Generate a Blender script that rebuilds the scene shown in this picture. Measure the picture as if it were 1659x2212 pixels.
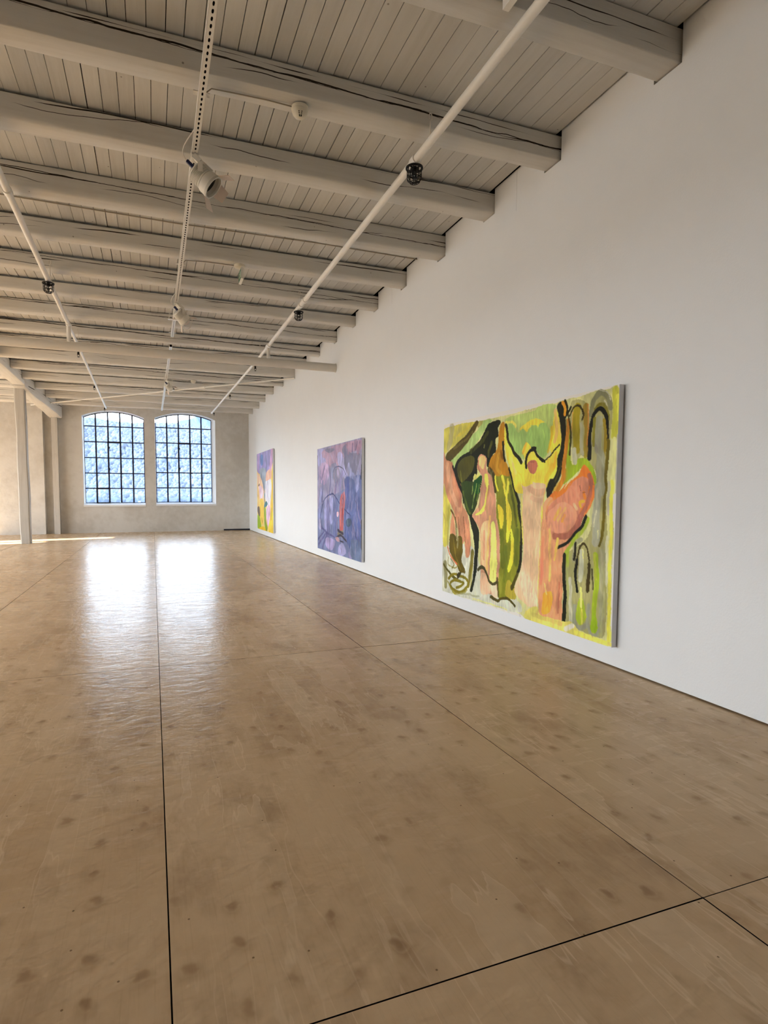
import bpy, bmesh, math, random
import numpy as np
from mathutils import Vector, Matrix, noise

# ---------------------------------------------------------------- clearing, camera, sky, sun, exposure
for o in list(bpy.data.objects):
    bpy.data.objects.remove(o)
SC = bpy.context.scene
COL = SC.collection
SC.view_settings.view_transform = 'Standard'
SC.view_settings.look = 'None'
SC.view_settings.gamma = 1.0
SC.view_settings.use_curve_mapping = False
SC.view_settings.exposure = 2.1
SC.cycles.max_bounces = 9
SC.cycles.diffuse_bounces = 4
SC.cycles.glossy_bounces = 3
SC.cycles.transparent_max_bounces = 16
SC.cycles.sample_clamp_indirect = 6.0
SC.cycles.use_denoising = True
SC.cycles.use_adaptive_sampling = True
SC.cycles.adaptive_threshold = 0.04

W_PX, H_PX, F_PX = 1659, 2212, 1249.4156
YAW, PITCH, ROLL = 0.351908858, -0.066217046, 0.002546837
cam_data = bpy.data.cameras.new('camera')
cam = bpy.data.objects.new('camera', cam_data)
COL.objects.link(cam)
cy, sy, cp, sp = math.cos(YAW), math.sin(YAW), math.cos(PITCH), math.sin(PITCH)
fw = Vector((sy * cp, cy * cp, sp))
rt = Vector((cy, -sy, 0))
up = rt.cross(fw)
right = rt * math.cos(ROLL) + up * math.sin(ROLL)
upv = -rt * math.sin(ROLL) + up * math.cos(ROLL)
cam.matrix_world = Matrix(((right.x, upv.x, -fw.x, 0), (right.y, upv.y, -fw.y, 0), (right.z, upv.z, -fw.z, 1.2), (0, 0, 0, 1)))
cam_data.sensor_fit = 'VERTICAL'
cam_data.sensor_height = 24
cam_data.sensor_width = 18
cam_data.lens = 24 * F_PX / H_PX
cam_data.shift_x = 40.035 / H_PX
cam_data.shift_y = 43.276 / H_PX
cam_data.clip_end = 4000
SC.camera = cam

SKY_STRENGTH = 3.4
SKY_HORIZON = (0.80, 0.905, 1.0)
SKY_ZENITH = (0.42, 0.63, 1.0)
SUN_STRENGTH = 8.0
SUN_TRAVEL = Vector((1.0, 0.22, -0.48))
world = bpy.data.worlds.new('sky')
SC.world = world
world.use_nodes = True
wn = world.node_tree
wn.nodes.clear()
w_out = wn.nodes.new('ShaderNodeOutputWorld')
w_bg = wn.nodes.new('ShaderNodeBackground')
w_tc = wn.nodes.new('ShaderNodeTexCoord')
w_sep = wn.nodes.new('ShaderNodeSeparateXYZ')
w_rmp = wn.nodes.new('ShaderNodeValToRGB')
w_rmp.color_ramp.elements[0].position = 0.12
w_rmp.color_ramp.elements[0].color = (*SKY_HORIZON, 1)
w_rmp.color_ramp.elements[1].position = 0.9
w_rmp.color_ramp.elements[1].color = (*SKY_ZENITH, 1)
wn.links.new(w_tc.outputs['Generated'], w_sep.inputs[0])
wn.links.new(w_sep.outputs['Z'], w_rmp.inputs[0])
wn.links.new(w_rmp.outputs[0], w_bg.inputs[0])
w_bg.inputs[1].default_value = SKY_STRENGTH
wn.links.new(w_bg.outputs[0], w_out.inputs[0])

sun_data = bpy.data.lights.new('sun', 'SUN')
sun_data.energy = SUN_STRENGTH
sun_data.color = (1.0, 0.92, 0.80)
sun_data.angle = math.radians(0.6)
sun = bpy.data.objects.new('sun', sun_data)
COL.objects.link(sun)
sun.rotation_euler = SUN_TRAVEL.to_track_quat('-Z', 'Y').to_euler()
sun.location = (-60, 0, 40)


def portal(name, centre, w, h, normal):
    """Daylight portal filling one window opening (guides sky sampling, adds no light)."""
    d = bpy.data.lights.new(name, 'AREA')
    d.shape = 'RECTANGLE'
    d.size, d.size_y = w, h
    d.cycles.is_portal = True
    o = bpy.data.objects.new(name, d)
    COL.objects.link(o)
    o.location = centre
    o.rotation_euler = Vector(normal).to_track_quat('-Z', 'Y').to_euler()


# openings of the unseen left wall, jog and sizes made up to shape the daylight: (x, y0, y1, z0, z1)
X_LEFT, X_JOG, Y_JOG, X_RIGHT, Y_FRONT, Y_BACK = -10.6, -8.5, 13.9, 2.975, -7.0, 19.15
LEFT_OPENINGS = [(X_LEFT, 1.9, 4.7, 0.5, 2.9), (X_LEFT, 5.0, 7.8, 0.5, 2.9), (X_LEFT, 8.1, 10.9, 0.5, 2.9), (X_LEFT, 11.2, 13.6, 0.5, 2.9),
                 (X_JOG, 14.26, 14.86, 0.85, 3.35), (X_JOG, 15.02, 15.62, 0.85, 3.68), (X_JOG, 16.0, 18.7, 0.6, 2.2)]
for (xo, y0, y1, z0, z1) in LEFT_OPENINGS:
    portal('window_daylight', (xo - 0.05, (y0 + y1) / 2, (z0 + z1) / 2), z1 - z0, y1 - y0, (1, 0, 0))
portal('window_daylight', (-1.07, Y_BACK + 0.36, 2.28), 1.75, 2.85, (0, -1, 0))
portal('window_daylight', (0.97, Y_BACK + 0.36, 2.28), 1.75, 2.85, (0, -1, 0))

R = random.Random(7)
NR = np.random.RandomState(11)


# ---------------------------------------------------------------- materials
def lin(c):
    return tuple((v / 255 / 12.92) if v / 255 <= 0.04045 else ((v / 255 + 0.055) / 1.055) ** 2.4 for v in c)


class NT:
    def __init__(self, name, spec=0.3):
        self.m = bpy.data.materials.new(name)
        self.m.use_nodes = True
        self.t = self.m.node_tree
        self.b = self.t.nodes['Principled BSDF']
        self.b.inputs['Specular IOR Level'].default_value = spec
        self.tc = self.t.nodes.new('ShaderNodeTexCoord')
        self.oi = self.t.nodes.new('ShaderNodeObjectInfo')

    def n(self, typ, **kw):
        nd = self.t.nodes.new(typ)
        for k, v in kw.items():
            setattr(nd, k, v)
        return nd

    def l(self, a, b):
        self.t.links.new(a, b)

    def val(self, sock, v):
        if hasattr(v, 'is_output'):
            self.l(v, sock)
        else:
            sock.default_value = v

    def math(self, op, a, b=0.0, c=None, clamp=False):
        nd = self.n('ShaderNodeMath', operation=op, use_clamp=clamp)
        self.val(nd.inputs[0], a)
        self.val(nd.inputs[1], b)
        if c is not None:
            self.val(nd.inputs[2], c)
        return nd.outputs[0]

    def smooth(self, x, lo, hi):
        nd = self.n('ShaderNodeMapRange', interpolation_type='SMOOTHSTEP')
        self.val(nd.inputs['Value'], x)
        self.val(nd.inputs['From Min'], lo)
        self.val(nd.inputs['From Max'], hi)
        return nd.outputs['Result']

    def mapping(self, scale=(1, 1, 1), offset_random=0.0, coord='Object'):
        mp = self.n('ShaderNodeMapping')
        self.l(self.tc.outputs[coord], mp.inputs['Vector'])
        mp.inputs['Scale'].default_value = scale
        if offset_random:
            cb = self.n('ShaderNodeCombineXYZ')
            for i in range(3):
                self.l(self.math('MULTIPLY', self.oi.outputs['Random'], offset_random * (1 + i * 0.7)), cb.inputs[i])
            self.l(cb.outputs[0], mp.inputs['Location'])
        return mp.outputs[0]

    def noise(self, vec, scale, detail=3.0, rough=0.55, dist=0.0):
        nd = self.n('ShaderNodeTexNoise')
        self.l(vec, nd.inputs['Vector'])
        nd.inputs['Scale'].default_value = scale
        nd.inputs['Detail'].default_value = detail
        nd.inputs['Roughness'].default_value = rough
        nd.inputs['Distortion'].default_value = dist
        return nd.outputs['Fac']

    def mix(self, fac, a, b, blend='MIX'):
        nd = self.n('ShaderNodeMix', data_type='RGBA', blend_type=blend)
        self.val(nd.inputs['Factor'], fac)
        self.val(nd.inputs['A'], a if hasattr(a, 'is_output') else (*a, 1))
        self.val(nd.inputs['B'], b if hasattr(b, 'is_output') else (*b, 1))
        return nd.outputs['Result']

    def scale(self, col, fac):
        nd = self.n('ShaderNodeVectorMath', operation='SCALE')
        self.val(nd.inputs[0], col)
        self.val(nd.inputs['Scale'], fac)
        return nd.outputs[0]

    def color(self, c):
        self.val(self.b.inputs['Base Color'], c if hasattr(c, 'is_output') else (*c, 1))

    def rough(self, r):
        self.val(self.b.inputs['Roughness'], r)

    def bump(self, h, dist, strength=1.0):
        nd = self.n('ShaderNodeBump')
        self.val(nd.inputs['Height'], h)
        nd.inputs['Distance'].default_value = dist
        nd.inputs['Strength'].default_value = strength
        self.l(nd.outputs[0], self.b.inputs['Normal'])


M = {}


def plain(name, col, rough=0.5, spec=0.3, metal=0.0, vary=0.06, scale=8.0):
    t = NT(name, spec)
    v = t.noise(t.mapping(offset_random=9), scale, 3)
    t.color(t.scale((*col,), t.math('MULTIPLY_ADD', v, 2 * vary, 1 - vary)))
    t.rough(rough)
    t.b.inputs['Metallic'].default_value = metal
    M[name] = t.m
    return t


def plaster(name, col, blotch, blotch_amt, bump, sc=1.0):
    t = NT(name, 0.15)
    mp = t.mapping()
    big = t.noise(mp, 0.9 * sc, 5, 0.6)
    mid = t.noise(mp, 6 * sc, 4, 0.6)
    fine = t.noise(mp, 90 * sc, 2)
    f = t.math('MULTIPLY', t.smooth(t.math('MULTIPLY_ADD', mid, 0.35, t.math('MULTIPLY', big, 0.75)), 0.42, 0.75), blotch_amt)
    t.color(t.mix(f, col, blotch))
    t.rough(0.75)
    t.bump(t.math('MULTIPLY_ADD', fine, 0.35, mid), bump, 0.5)
    M[name] = t.m


plaster('white_plaster', (0.845, 0.845, 0.84), (0.80, 0.795, 0.785), 0.35, 0.004)
plaster('grey_plaster', (0.70, 0.67, 0.62), (0.54, 0.50, 0.44), 0.8, 0.01)
plaster('reveal_plaster', (0.86, 0.86, 0.86), (0.80, 0.80, 0.80), 0.3, 0.003)
plaster('dim_plaster', (0.26, 0.24, 0.215), (0.20, 0.18, 0.16), 0.6, 0.006)
plain('void', (0.010, 0.008, 0.006), 0.9, 0.0)  # near-black stands in for shade behind the boards and wall gaps
plain('joint_dark', (0.012, 0.008, 0.006), 0.9, 0.0)
plain('white_metal', (0.78, 0.74, 0.67), 0.38, 0.4)
plain('pipe_paint', (0.84, 0.80, 0.73), 0.42, 0.4)
plain('duct_paint', (0.72, 0.675, 0.60), 0.55, 0.3)
plain('steel_dark', (0.010, 0.010, 0.022), 0.45, 0.4)
plain('black_wire', (0.006, 0.005, 0.005), 0.5, 0.3)
plain('lamp_white', (0.74, 0.70, 0.62), 0.45, 0.4)
plain('lamp_lens', (0.006, 0.006, 0.007), 0.12, 0.6)
plain('lamp_ring', (0.55, 0.52, 0.46), 0.35, 0.5)
plain('door_leaf', (0.72, 0.60, 0.52), 0.5, 0.3)
plain('blue_plug', (0.008, 0.010, 0.060), 0.4, 0.4)
plain('cable_grey', (0.34, 0.29, 0.22), 0.6, 0.3)
plain('cable_white', (0.72, 0.66, 0.58), 0.5, 0.3)
plain('canvas_side', (0.76, 0.75, 0.76), 0.7, 0.2, vary=0.04, scale=30)
plain('gap_shade', (0.03, 0.027, 0.025), 0.9, 0.1)
plain('detector_plastic', (0.72, 0.66, 0.53), 0.4, 0.4)
plain('slot_dark', (0.016, 0.010, 0.007), 0.9, 0.0)
plain('sign_green', (0.020, 0.115, 0.045), 0.4, 0.4)
plain('sign_white', (0.62, 0.70, 0.58), 0.4, 0.4)


def timber(name, base, dark, crack=True, crack_axis='X', crack_amt=1.0):
    """Whitewashed old timber: streaky grain, knots and long dark checks along the piece."""
    t = NT(name, 0.2)
    ax = {'X': (0.5, 9, 9), 'Y': (9, 0.5, 9), 'Z': (9, 9, 0.5)}[crack_axis]
    grain = t.noise(t.mapping(ax, 40), 2.5, 5, 0.65)
    blot = t.noise(t.mapping((1, 1, 1), 40), 2.2, 4)
    c = t.mix(t.math('MULTIPLY', t.smooth(grain, 0.35, 0.8), 0.55), base, dark)
    c = t.mix(t.math('MULTIPLY', t.smooth(blot, 0.5, 0.8), 0.4), c, dark)
    br = t.math('MULTIPLY_ADD', t.oi.outputs['Random'], 0.12, 0.94)
    c = t.scale(c, br)
    h = grain
    if crack:
        sep = t.n('ShaderNodeSeparateXYZ')
        t.l(t.tc.outputs['Object'], sep.inputs[0])
        along = sep.outputs[crack_axis]
        cross = sep.outputs['Y' if crack_axis == 'Z' else 'Z']
        rnd = t.oi.outputs['Random']
        masks = []
        for k, (off, wid, amp) in enumerate(((0.055, 0.0055, 0.05), (-0.02, 0.003, 0.07), (0.02, 0.0022, 0.09))):
            nd = t.n('ShaderNodeTexNoise', noise_dimensions='1D')
            t.val(nd.inputs['W'], t.math('ADD', t.math('MULTIPLY', along, 0.38 + 0.22 * k), t.math('MULTIPLY', rnd, 61.7 + 23 * k)))
            nd.inputs['Scale'].default_value = 1.0
            nd.inputs['Detail'].default_value = 4.0
            n2 = t.n('ShaderNodeTexNoise', noise_dimensions='1D')
            t.val(n2.inputs['W'], t.math('ADD', t.math('MULTIPLY', along, 0.8), t.math('MULTIPLY', rnd, 133.1 + 41 * k)))
            n2.inputs['Scale'].default_value = 1.0
            n2.inputs['Detail'].default_value = 2.0
            centre = t.math('ADD', t.math('MULTIPLY', t.math('SUBTRACT', nd.outputs['Fac'], 0.5), amp * 2.0), t.math('ADD', off - 0.03, t.math('MULTIPLY', rnd, 0.06)))
            width = t.math('MULTIPLY', t.smooth(n2.outputs['Fac'], 0.47 + 0.05 * k, 0.66), wid * crack_amt)
            d = t.math('ABSOLUTE', t.math('SUBTRACT', cross, centre))
            masks.append(t.math('LESS_THAN', d, width))
        if crack_axis == 'X':
            # one long split running the length of the beam where the object colour asks for it
            sc_ = t.n('ShaderNodeSeparateColor')
            t.l(t.oi.outputs['Color'], sc_.inputs[0])
            for k in range(2):
                nd = t.n('ShaderNodeTexNoise', noise_dimensions='1D')
                t.val(nd.inputs['W'], t.math('ADD', t.math('MULTIPLY', along, 1.3 + k), t.math('MULTIPLY', rnd, 37.0 + 9 * k)))
                nd.inputs['Detail'].default_value = 5.0
                nd.inputs['Scale'].default_value = 1.0
                ctr = t.math('ADD', t.math('MULTIPLY', along, -0.017), t.math('MULTIPLY_ADD', nd.outputs['Fac'], 0.05, -0.045 - 0.006 * k))
                wv = t.math('MULTIPLY', t.smooth(nd.outputs['Fac'], 0.30, 0.62) if k else t.smooth(nd.outputs['Fac'], 0.15, 0.6), t.math('MULTIPLY', sc_.outputs['Red'], 0.0062 - 0.003 * k))
                masks.append(t.math('LESS_THAN', t.math('ABSOLUTE', t.math('SUBTRACT', cross, ctr)), wv))
        mk = masks[0]
        for m_ in masks[1:]:
            mk = t.math('MAXIMUM', mk, m_)
        c = t.mix(mk, c, (0.028, 0.018, 0.010))
    # small dark nail marks
    vo = t.n('ShaderNodeTexVoronoi')
    t.l(t.mapping((1, 1, 1), 40), vo.inputs['Vector'])
    vo.inputs['Scale'].default_value = 5.0
    spot = t.math('LESS_THAN', vo.outputs['Distance'], 0.035)
    c = t.mix(t.math('MULTIPLY', spot, 0.6), c, (0.10, 0.07, 0.045))
    t.color(c)
    t.rough(0.7)
    t.bump(h, 0.004, 0.6)
    M[name] = t.m


timber('beam_timber', (0.70, 0.675, 0.63), (0.575, 0.54, 0.48))
timber('plank_timber', (0.66, 0.64, 0.60), (0.56, 0.535, 0.485), crack=False, crack_axis='Y')
timber('post_timber', (0.58, 0.545, 0.49), (0.42, 0.385, 0.335), crack_axis='Z', crack_amt=2.4)
timber('girder_timber', (0.76, 0.73, 0.67), (0.60, 0.56, 0.49), crack_axis='Y', crack_amt=1.8)


def plywood():
    """Lacquered knotty plywood: veneer patches running along the sheet, rows of small knots, dirt, gloss."""
    t = NT('plywood', 0.32)
    t.b.inputs['IOR'].default_value = 1.17
    mp = t.mapping((1, 1, 1), 30)
    big = t.noise(mp, 0.7, 4, 0.55)
    blot = t.noise(t.mapping((1.6, 0.8, 1), 30), 2.6, 5, 0.66)
    fib = t.noise(t.mapping((60, 2.2, 1), 30), 2.0, 3)
    base = t.mix(t.smooth(big, 0.3, 0.7), (0.60, 0.43, 0.262), (0.68, 0.51, 0.33))
    base = t.mix(t.math('MULTIPLY', t.smooth(blot, 0.46, 0.72), 0.60), base, (0.39, 0.265, 0.155))
    base = t.mix(t.math('MULTIPLY', t.smooth(fib, 0.5, 0.8), 0.16), base, (0.30, 0.19, 0.10))
    # pale veneer patches with wandering sharp outlines
    iso = t.noise(t.mapping((5.0, 0.9, 1), 30), 1.1, 4, 0.55, 0.3)
    patch = t.smooth(iso, 0.545, 0.556)
    edge = t.math('SUBTRACT', 1.0, t.smooth(t.math('ABSOLUTE', t.math('SUBTRACT', iso, 0.55)), 0.0, 0.010))
    iso2 = t.noise(t.mapping((2.6, 0.26, 1), 21), 1.6, 4, 0.5, 0.1)
    edge2 = t.math('SUBTRACT', 1.0, t.smooth(t.math('ABSOLUTE', t.math('SUBTRACT', t.math('FRACT', t.math('MULTIPLY', iso2, 7.0)), 0.5)), 0.0, 0.045))
    gate = t.smooth(t.noise(t.mapping((0.9, 0.6, 1), 55), 1.1, 2), 0.36, 0.55)
    base = t.mix(t.math('MULTIPLY', t.math('MULTIPLY', patch, gate), 0.38), base, (0.74, 0.575, 0.39))
    base = t.mix(t.math('MULTIPLY', t.math('MULTIPLY', t.math('MAXIMUM', edge, edge2), gate), 0.5), base, (0.80, 0.635, 0.44))
    # knots in loose rows: dark eye, relief highlight painted round it, relief shade painted on the near side
    warp = t.n('ShaderNodeTexNoise')
    t.l(mp, warp.inputs['Vector'])
    warp.inputs['Scale'].default_value = 16.0
    warp.inputs['Detail'].default_value = 2
    addv = t.n('ShaderNodeVectorMath', operation='MULTIPLY_ADD')
    t.l(warp.outputs['Color'], addv.inputs[0])
    addv.inputs[1].default_value = (0.065, 0.045, 0)
    t.l(mp, addv.inputs[2])

    def knots(shift):
        m2 = t.n('ShaderNodeMapping')
        t.l(addv.outputs[0], m2.inputs['Vector'])
        m2.inputs['Scale'].default_value = (7.6, 5.6, 1)
        m2.inputs['Location'].default_value = (0, shift, 0)
        vo = t.n('ShaderNodeTexVoronoi', voronoi_dimensions='2D')
        t.l(m2.outputs[0], vo.inputs['Vector'])
        vo.inputs['Scale'].default_value = 1.0
        vo.inputs['Randomness'].default_value = 0.5
        sp = t.n('ShaderNodeSeparateColor')
        t.l(vo.outputs['Color'], sp.inputs[0])
        return vo.outputs['Distance'], sp.outputs['Red']
    d0, id0 = knots(0.0)
    d1 = d0
    d2, id2 = knots(0.07)
    kg = t.smooth(t.noise(t.mapping((0.3, 1.0, 1), 77), 0.9, 2), 0.38, 0.52)
    k0 = t.math('MULTIPLY', kg, t.math('MULTIPLY_ADD', t.smooth(id0, 0.25, 0.95), 0.9, 0.1))
    core = t.math('SUBTRACT', 1.0, t.smooth(d0, 0.04, 0.15))
    knot_shade = t.math('SUBTRACT', 1.0, t.smooth(d2, 0.08, 0.30))
    knot_light = t.math('SUBTRACT', 1.0, t.smooth(t.math('ABSOLUTE', t.math('SUBTRACT', d1, 0.16)), 0.0, 0.045))
    base = t.mix(t.math('MULTIPLY', t.math('MULTIPLY', knot_shade, k0), 0.30), base, (0.27, 0.155, 0.072))
    base = t.mix(t.math('MULTIPLY', t.math('MULTIPLY', core, k0), 0.34), base, (0.23, 0.125, 0.055))
    base = t.mix(t.math('MULTIPLY', t.math('MULTIPLY', knot_light, k0), 0.26), base, (0.63, 0.475, 0.30))
    # scattered tiny marks
    v3 = t.n('ShaderNodeTexVoronoi', voronoi_dimensions='2D')
    t.l(t.mapping((1, 1, 1), 91), v3.inputs['Vector'])
    v3.inputs['Scale'].default_value = 7.0
    s3 = t.n('ShaderNodeSeparateColor')
    t.l(v3.outputs['Color'], s3.inputs[0])
    dot = t.math('MULTIPLY', t.math('LESS_THAN', v3.outputs['Distance'], 0.022), t.math('GREATER_THAN', s3.outputs['Red'], 0.72))
    base = t.mix(t.math('MULTIPLY', dot, 0.7), base, (0.10, 0.055, 0.022))
    base = t.scale(base, t.math('MULTIPLY_ADD', t.oi.outputs['Random'], 0.10, 0.95))
    t.color(base)
    rg = t.math('MULTIPLY_ADD', t.noise(t.mapping((2, 6, 1), 30), 2.4, 3, 0.6), 0.24, 0.13)
    t.rough(rg)
    t.bump(t.noise(t.mapping((3.0, 4.2, 1), 30), 3.0, 3, 0.6), 0.008, 0.5)
    M['plywood'] = t.m


plywood()


def pane_glass():
    """Old factory glass: mostly clear, a bluish veil mixed in for the outdoor haze, weak mirror reflection."""
    m = bpy.data.materials.new('pane_glass')
    m.use_nodes = True
    t = m.node_tree
    t.nodes.clear()
    out = t.nodes.new('ShaderNodeOutputMaterial')
    tr = t.nodes.new('ShaderNodeBsdfTransparent')
    tr.inputs[0].default_value = (0.96, 0.98, 1.0, 1)
    tl = t.nodes.new('ShaderNodeBsdfTranslucent')
    tl.inputs[0].default_value = (0.66, 0.77, 1.0, 1)  # translucent share stands in for haze in the air outside
    gl = t.nodes.new('ShaderNodeBsdfGlossy')
    gl.inputs['Roughness'].default_value = 0.03
    nz = t.nodes.new('ShaderNodeTexNoise')
    nz.inputs['Scale'].default_value = 2.5
    tc = t.nodes.new('ShaderNodeTexCoord')
    t.links.new(tc.outputs['Object'], nz.inputs['Vector'])
    mr = t.nodes.new('ShaderNodeMapRange')
    mr.inputs['From Min'].default_value = 0.3
    mr.inputs['From Max'].default_value = 0.7
    mr.inputs['To Min'].default_value = 0.05
    mr.inputs['To Max'].default_value = 0.09
    t.links.new(nz.outputs['Fac'], mr.inputs['Value'])
    m1 = t.nodes.new('ShaderNodeMixShader')
    t.links.new(mr.outputs[0], m1.inputs[0])
    t.links.new(tr.outputs[0], m1.inputs[1])
    t.links.new(tl.outputs[0], m1.inputs[2])
    fr = t.nodes.new('ShaderNodeFresnel')
    fr.inputs[0].default_value = 1.45
    m2 = t.nodes.new('ShaderNodeMixShader')
    t.links.new(fr.outputs[0], m2.inputs[0])
    t.links.new(m1.outputs[0], m2.inputs[1])
    t.links.new(gl.outputs[0], m2.inputs[2])
    t.links.new(m2.outputs[0], out.inputs[0])
    M['pane_glass'] = m


pane_glass()


def foliage():
    t = NT('hill_foliage', 0.1)
    v = t.noise(t.mapping((1, 1, 1)), 0.05, 3)
    f = t.noise(t.mapping((1, 1, 1)), 0.30, 2)
    c = t.mix(t.smooth(v, 0.35, 0.65), (0.034, 0.040, 0.055), (0.056, 0.062, 0.074))  # blue-grey leaf colours carry the distance haze
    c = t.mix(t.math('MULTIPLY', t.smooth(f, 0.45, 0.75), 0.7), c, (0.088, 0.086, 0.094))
    t.color(c)
    t.rough(0.9)
    M['hill_foliage'] = t.m


foliage()
plain('cliff_rock', (0.035, 0.05, 0.075), 0.9, 0.1, vary=0.3, scale=0.03)  # blue distance haze is painted into the cliff and hedge colours
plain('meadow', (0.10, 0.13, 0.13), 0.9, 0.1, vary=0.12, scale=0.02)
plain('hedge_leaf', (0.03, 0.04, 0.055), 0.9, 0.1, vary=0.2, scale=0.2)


def paint_material():
    t = NT('oil_paint', 0.10)
    at = t.n('ShaderNodeAttribute', attribute_name='paint')
    t.color(at.outputs['Color'])
    t.rough(0.5)
    t.bump(t.noise(t.mapping((1, 8, 2)), 14, 4), 0.002, 0.5)
    M['oil_paint'] = t.m


paint_material()


# ---------------------------------------------------------------- geometry helpers
def mesh_obj(name, verts, faces, mat, parent=None, smooth=False, loc=None):
    me = bpy.data.meshes.new(name)
    me.from_pydata([tuple(v) for v in verts], [], faces)
    me.update()
    if isinstance(mat, str):
        me.materials.append(M[mat])
    if smooth:
        me.polygons.foreach_set('use_smooth', [True] * len(me.polygons))
    o = bpy.data.objects.new(name, me)
    COL.objects.link(o)
    if loc is not None:
        o.location = loc
    if parent is not None:
        o.parent = parent
    return o


class G:
    """Collects shapes into one mesh."""
    def __init__(self):
        self.v, self.f = [], []

    def add(self, verts, faces):
        b = len(self.v)
        self.v += [tuple(p) for p in verts]
        self.f += [tuple(b + i for i in q) for q in faces]
        return self

    def box(self, x0, x1, y0, y1, z0, z1):
        v = [(x0, y0, z0), (x1, y0, z0), (x1, y1, z0), (x0, y1, z0), (x0, y0, z1), (x1, y0, z1), (x1, y1, z1), (x0, y1, z1)]
        return self.add(v, [(3, 2, 1, 0), (4, 5, 6, 7), (0, 1, 5, 4), (1, 2, 6, 5), (2, 3, 7, 6), (3, 0, 4, 7)])

    def hexa(self, v):
        return self.add(v, [(3, 2, 1, 0), (4, 5, 6, 7), (0, 1, 5, 4), (1, 2, 6, 5), (2, 3, 7, 6), (3, 0, 4, 7)])

    def prism(self, poly, y0, y1):
        """poly of (x, z), extruded from y0 to y1."""
        n = len(poly)
        v = [(x, y0, z) for x, z in poly] + [(x, y1, z) for x, z in poly]
        f = [tuple(range(n)), tuple(range(2 * n - 1, n - 1, -1))]
        f += [(i + n, (i + 1) % n + n, (i + 1) % n, i) for i in range(n)]
        return self.add(v, f)

    def tube(self, pts, r, seg=10, closed=False, caps=True):
        pts = [Vector(p) for p in pts]
        n = len(pts)
        rr = r if isinstance(r, (list, tuple)) else [r] * n
        rings, prev = [], None
        for i, p in enumerate(pts):
            if closed:
                d = (pts[(i + 1) % n] - pts[i - 1]).normalized()
            else:
                d = (pts[min(i + 1, n - 1)] - pts[max(i - 1, 0)]).normalized()
            if prev is None:
                a = d.orthogonal().normalized()
            else:
                a = (prev - d * prev.dot(d)).normalized()
            prev = a
            b = d.cross(a)
            rings.append([p + (a * math.cos(t) + b * math.sin(t)) * rr[i] for t in (2 * math.pi * k / seg for k in range(seg))])
        v = [q for ring in rings for q in ring]
        f = []
        m = n if closed else n - 1
        for i in range(m):
            j = (i + 1) % n
            for k in range(seg):
                k2 = (k + 1) % seg
                f.append((i * seg + k, i * seg + k2, j * seg + k2, j * seg + k))
        if caps and not closed:
            f.append(tuple(range(seg - 1, -1, -1)))
            f.append(tuple((n - 1) * seg + k for k in range(seg)))
        return self.add(v, f)

    def lathe(self, prof, seg=24, mat=None):
        """prof of (r, z) round the local z axis."""
        mat = mat or Matrix.Identity(4)
        v, f = [], []
        for r, z in prof:
            for k in range(seg):
                t = 2 * math.pi * k / seg
                v.append(mat @ Vector((r * math.cos(t), r * math.sin(t), z)))
        for i in range(len(prof) - 1):
            for k in range(seg):
                k2 = (k + 1) % seg
                f.append((i * seg + k, i * seg + k2, (i + 1) * seg + k2, (i + 1) * seg + k))
        return self.add(v, f)

    def obj(self, name, mat, parent=None, smooth=False, loc=None):
        return mesh_obj(name, self.v, self.f, mat, parent, smooth, loc)


def shade_auto(o, angle=40):
    me = o.data
    me.polygons.foreach_set('use_smooth', [True] * len(me.polygons))
    me.set_sharp_from_angle(angle=math.radians(angle))


def tag(o, label=None, cat=None, group=None, kind=None):
    if label:
        o['label'] = label
    if cat:
        o['category'] = cat
    if group:
        o['group'] = group
    if kind:
        o['kind'] = kind
    return o


def empty(name, loc=(0, 0, 0)):
    o = bpy.data.objects.new(name, None)
    o.empty_display_size = 0.1
    COL.objects.link(o)
    o.location = loc
    return o


def arc(c, r, a0, a1, n, plane='XZ'):
    out = []
    for i in range(n + 1):
        a = a0 + (a1 - a0) * i / n
        out.append((c[0] + r * math.cos(a), c[1] + r * math.sin(a)))
    return out


ORD = ['first', 'second', 'third', 'fourth', 'fifth', 'sixth', 'seventh', 'eighth', 'ninth', 'tenth', 'eleventh',
       'twelfth', 'thirteenth', 'fourteenth', 'fifteenth', 'sixteenth']


# ---------------------------------------------------------------- the setting: floor, walls, ceiling
floor = G().box(X_LEFT - 0.3, X_RIGHT + 0.3, Y_FRONT - 0.3, Y_BACK + 0.9, -0.12, -0.019).obj('floor', 'joint_dark')
tag(floor, kind='structure')
fx = [X_LEFT, -8.983, -7.483, -5.983, -4.483, -2.983, -1.483, 0.0173, 1.5159, X_RIGHT + 0.06]
fy = [-7.0, -4.8, -1.8, 1.2006, 4.1981, 7.2, 10.2, 13.2, 16.2, Y_BACK]
for i in range(len(fx) - 1):
    for j in range(len(fy) - 1):
        g0 = 0.0021
        w, l = fx[i + 1] - fx[i] - 2 * g0, fy[j + 1] - fy[j] - 2 * g0
        dz = [R.uniform(-0.0012, 0.0004) for _ in range(4)]
        top = [(-w / 2, -l / 2, dz[0]), (w / 2, -l / 2, dz[1]), (w / 2, l / 2, dz[2]), (-w / 2, l / 2, dz[3])]
        bot = [(x, y, -0.018) for x, y, _ in top]
        f = [(0, 1, 2, 3)] + [(4 + k, 4 + (k + 1) % 4, (k + 1) % 4, k) for k in range(4)]
        o = mesh_obj('floor_panel', top + bot, f, 'plywood', floor, loc=(fx[i] + g0 + w / 2, fy[j] + g0 + l / 2, 0))
        o.data.materials.append(M['joint_dark'])
        for k in range(1, 5):
            o.data.polygons[k].material_index = 1

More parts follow.
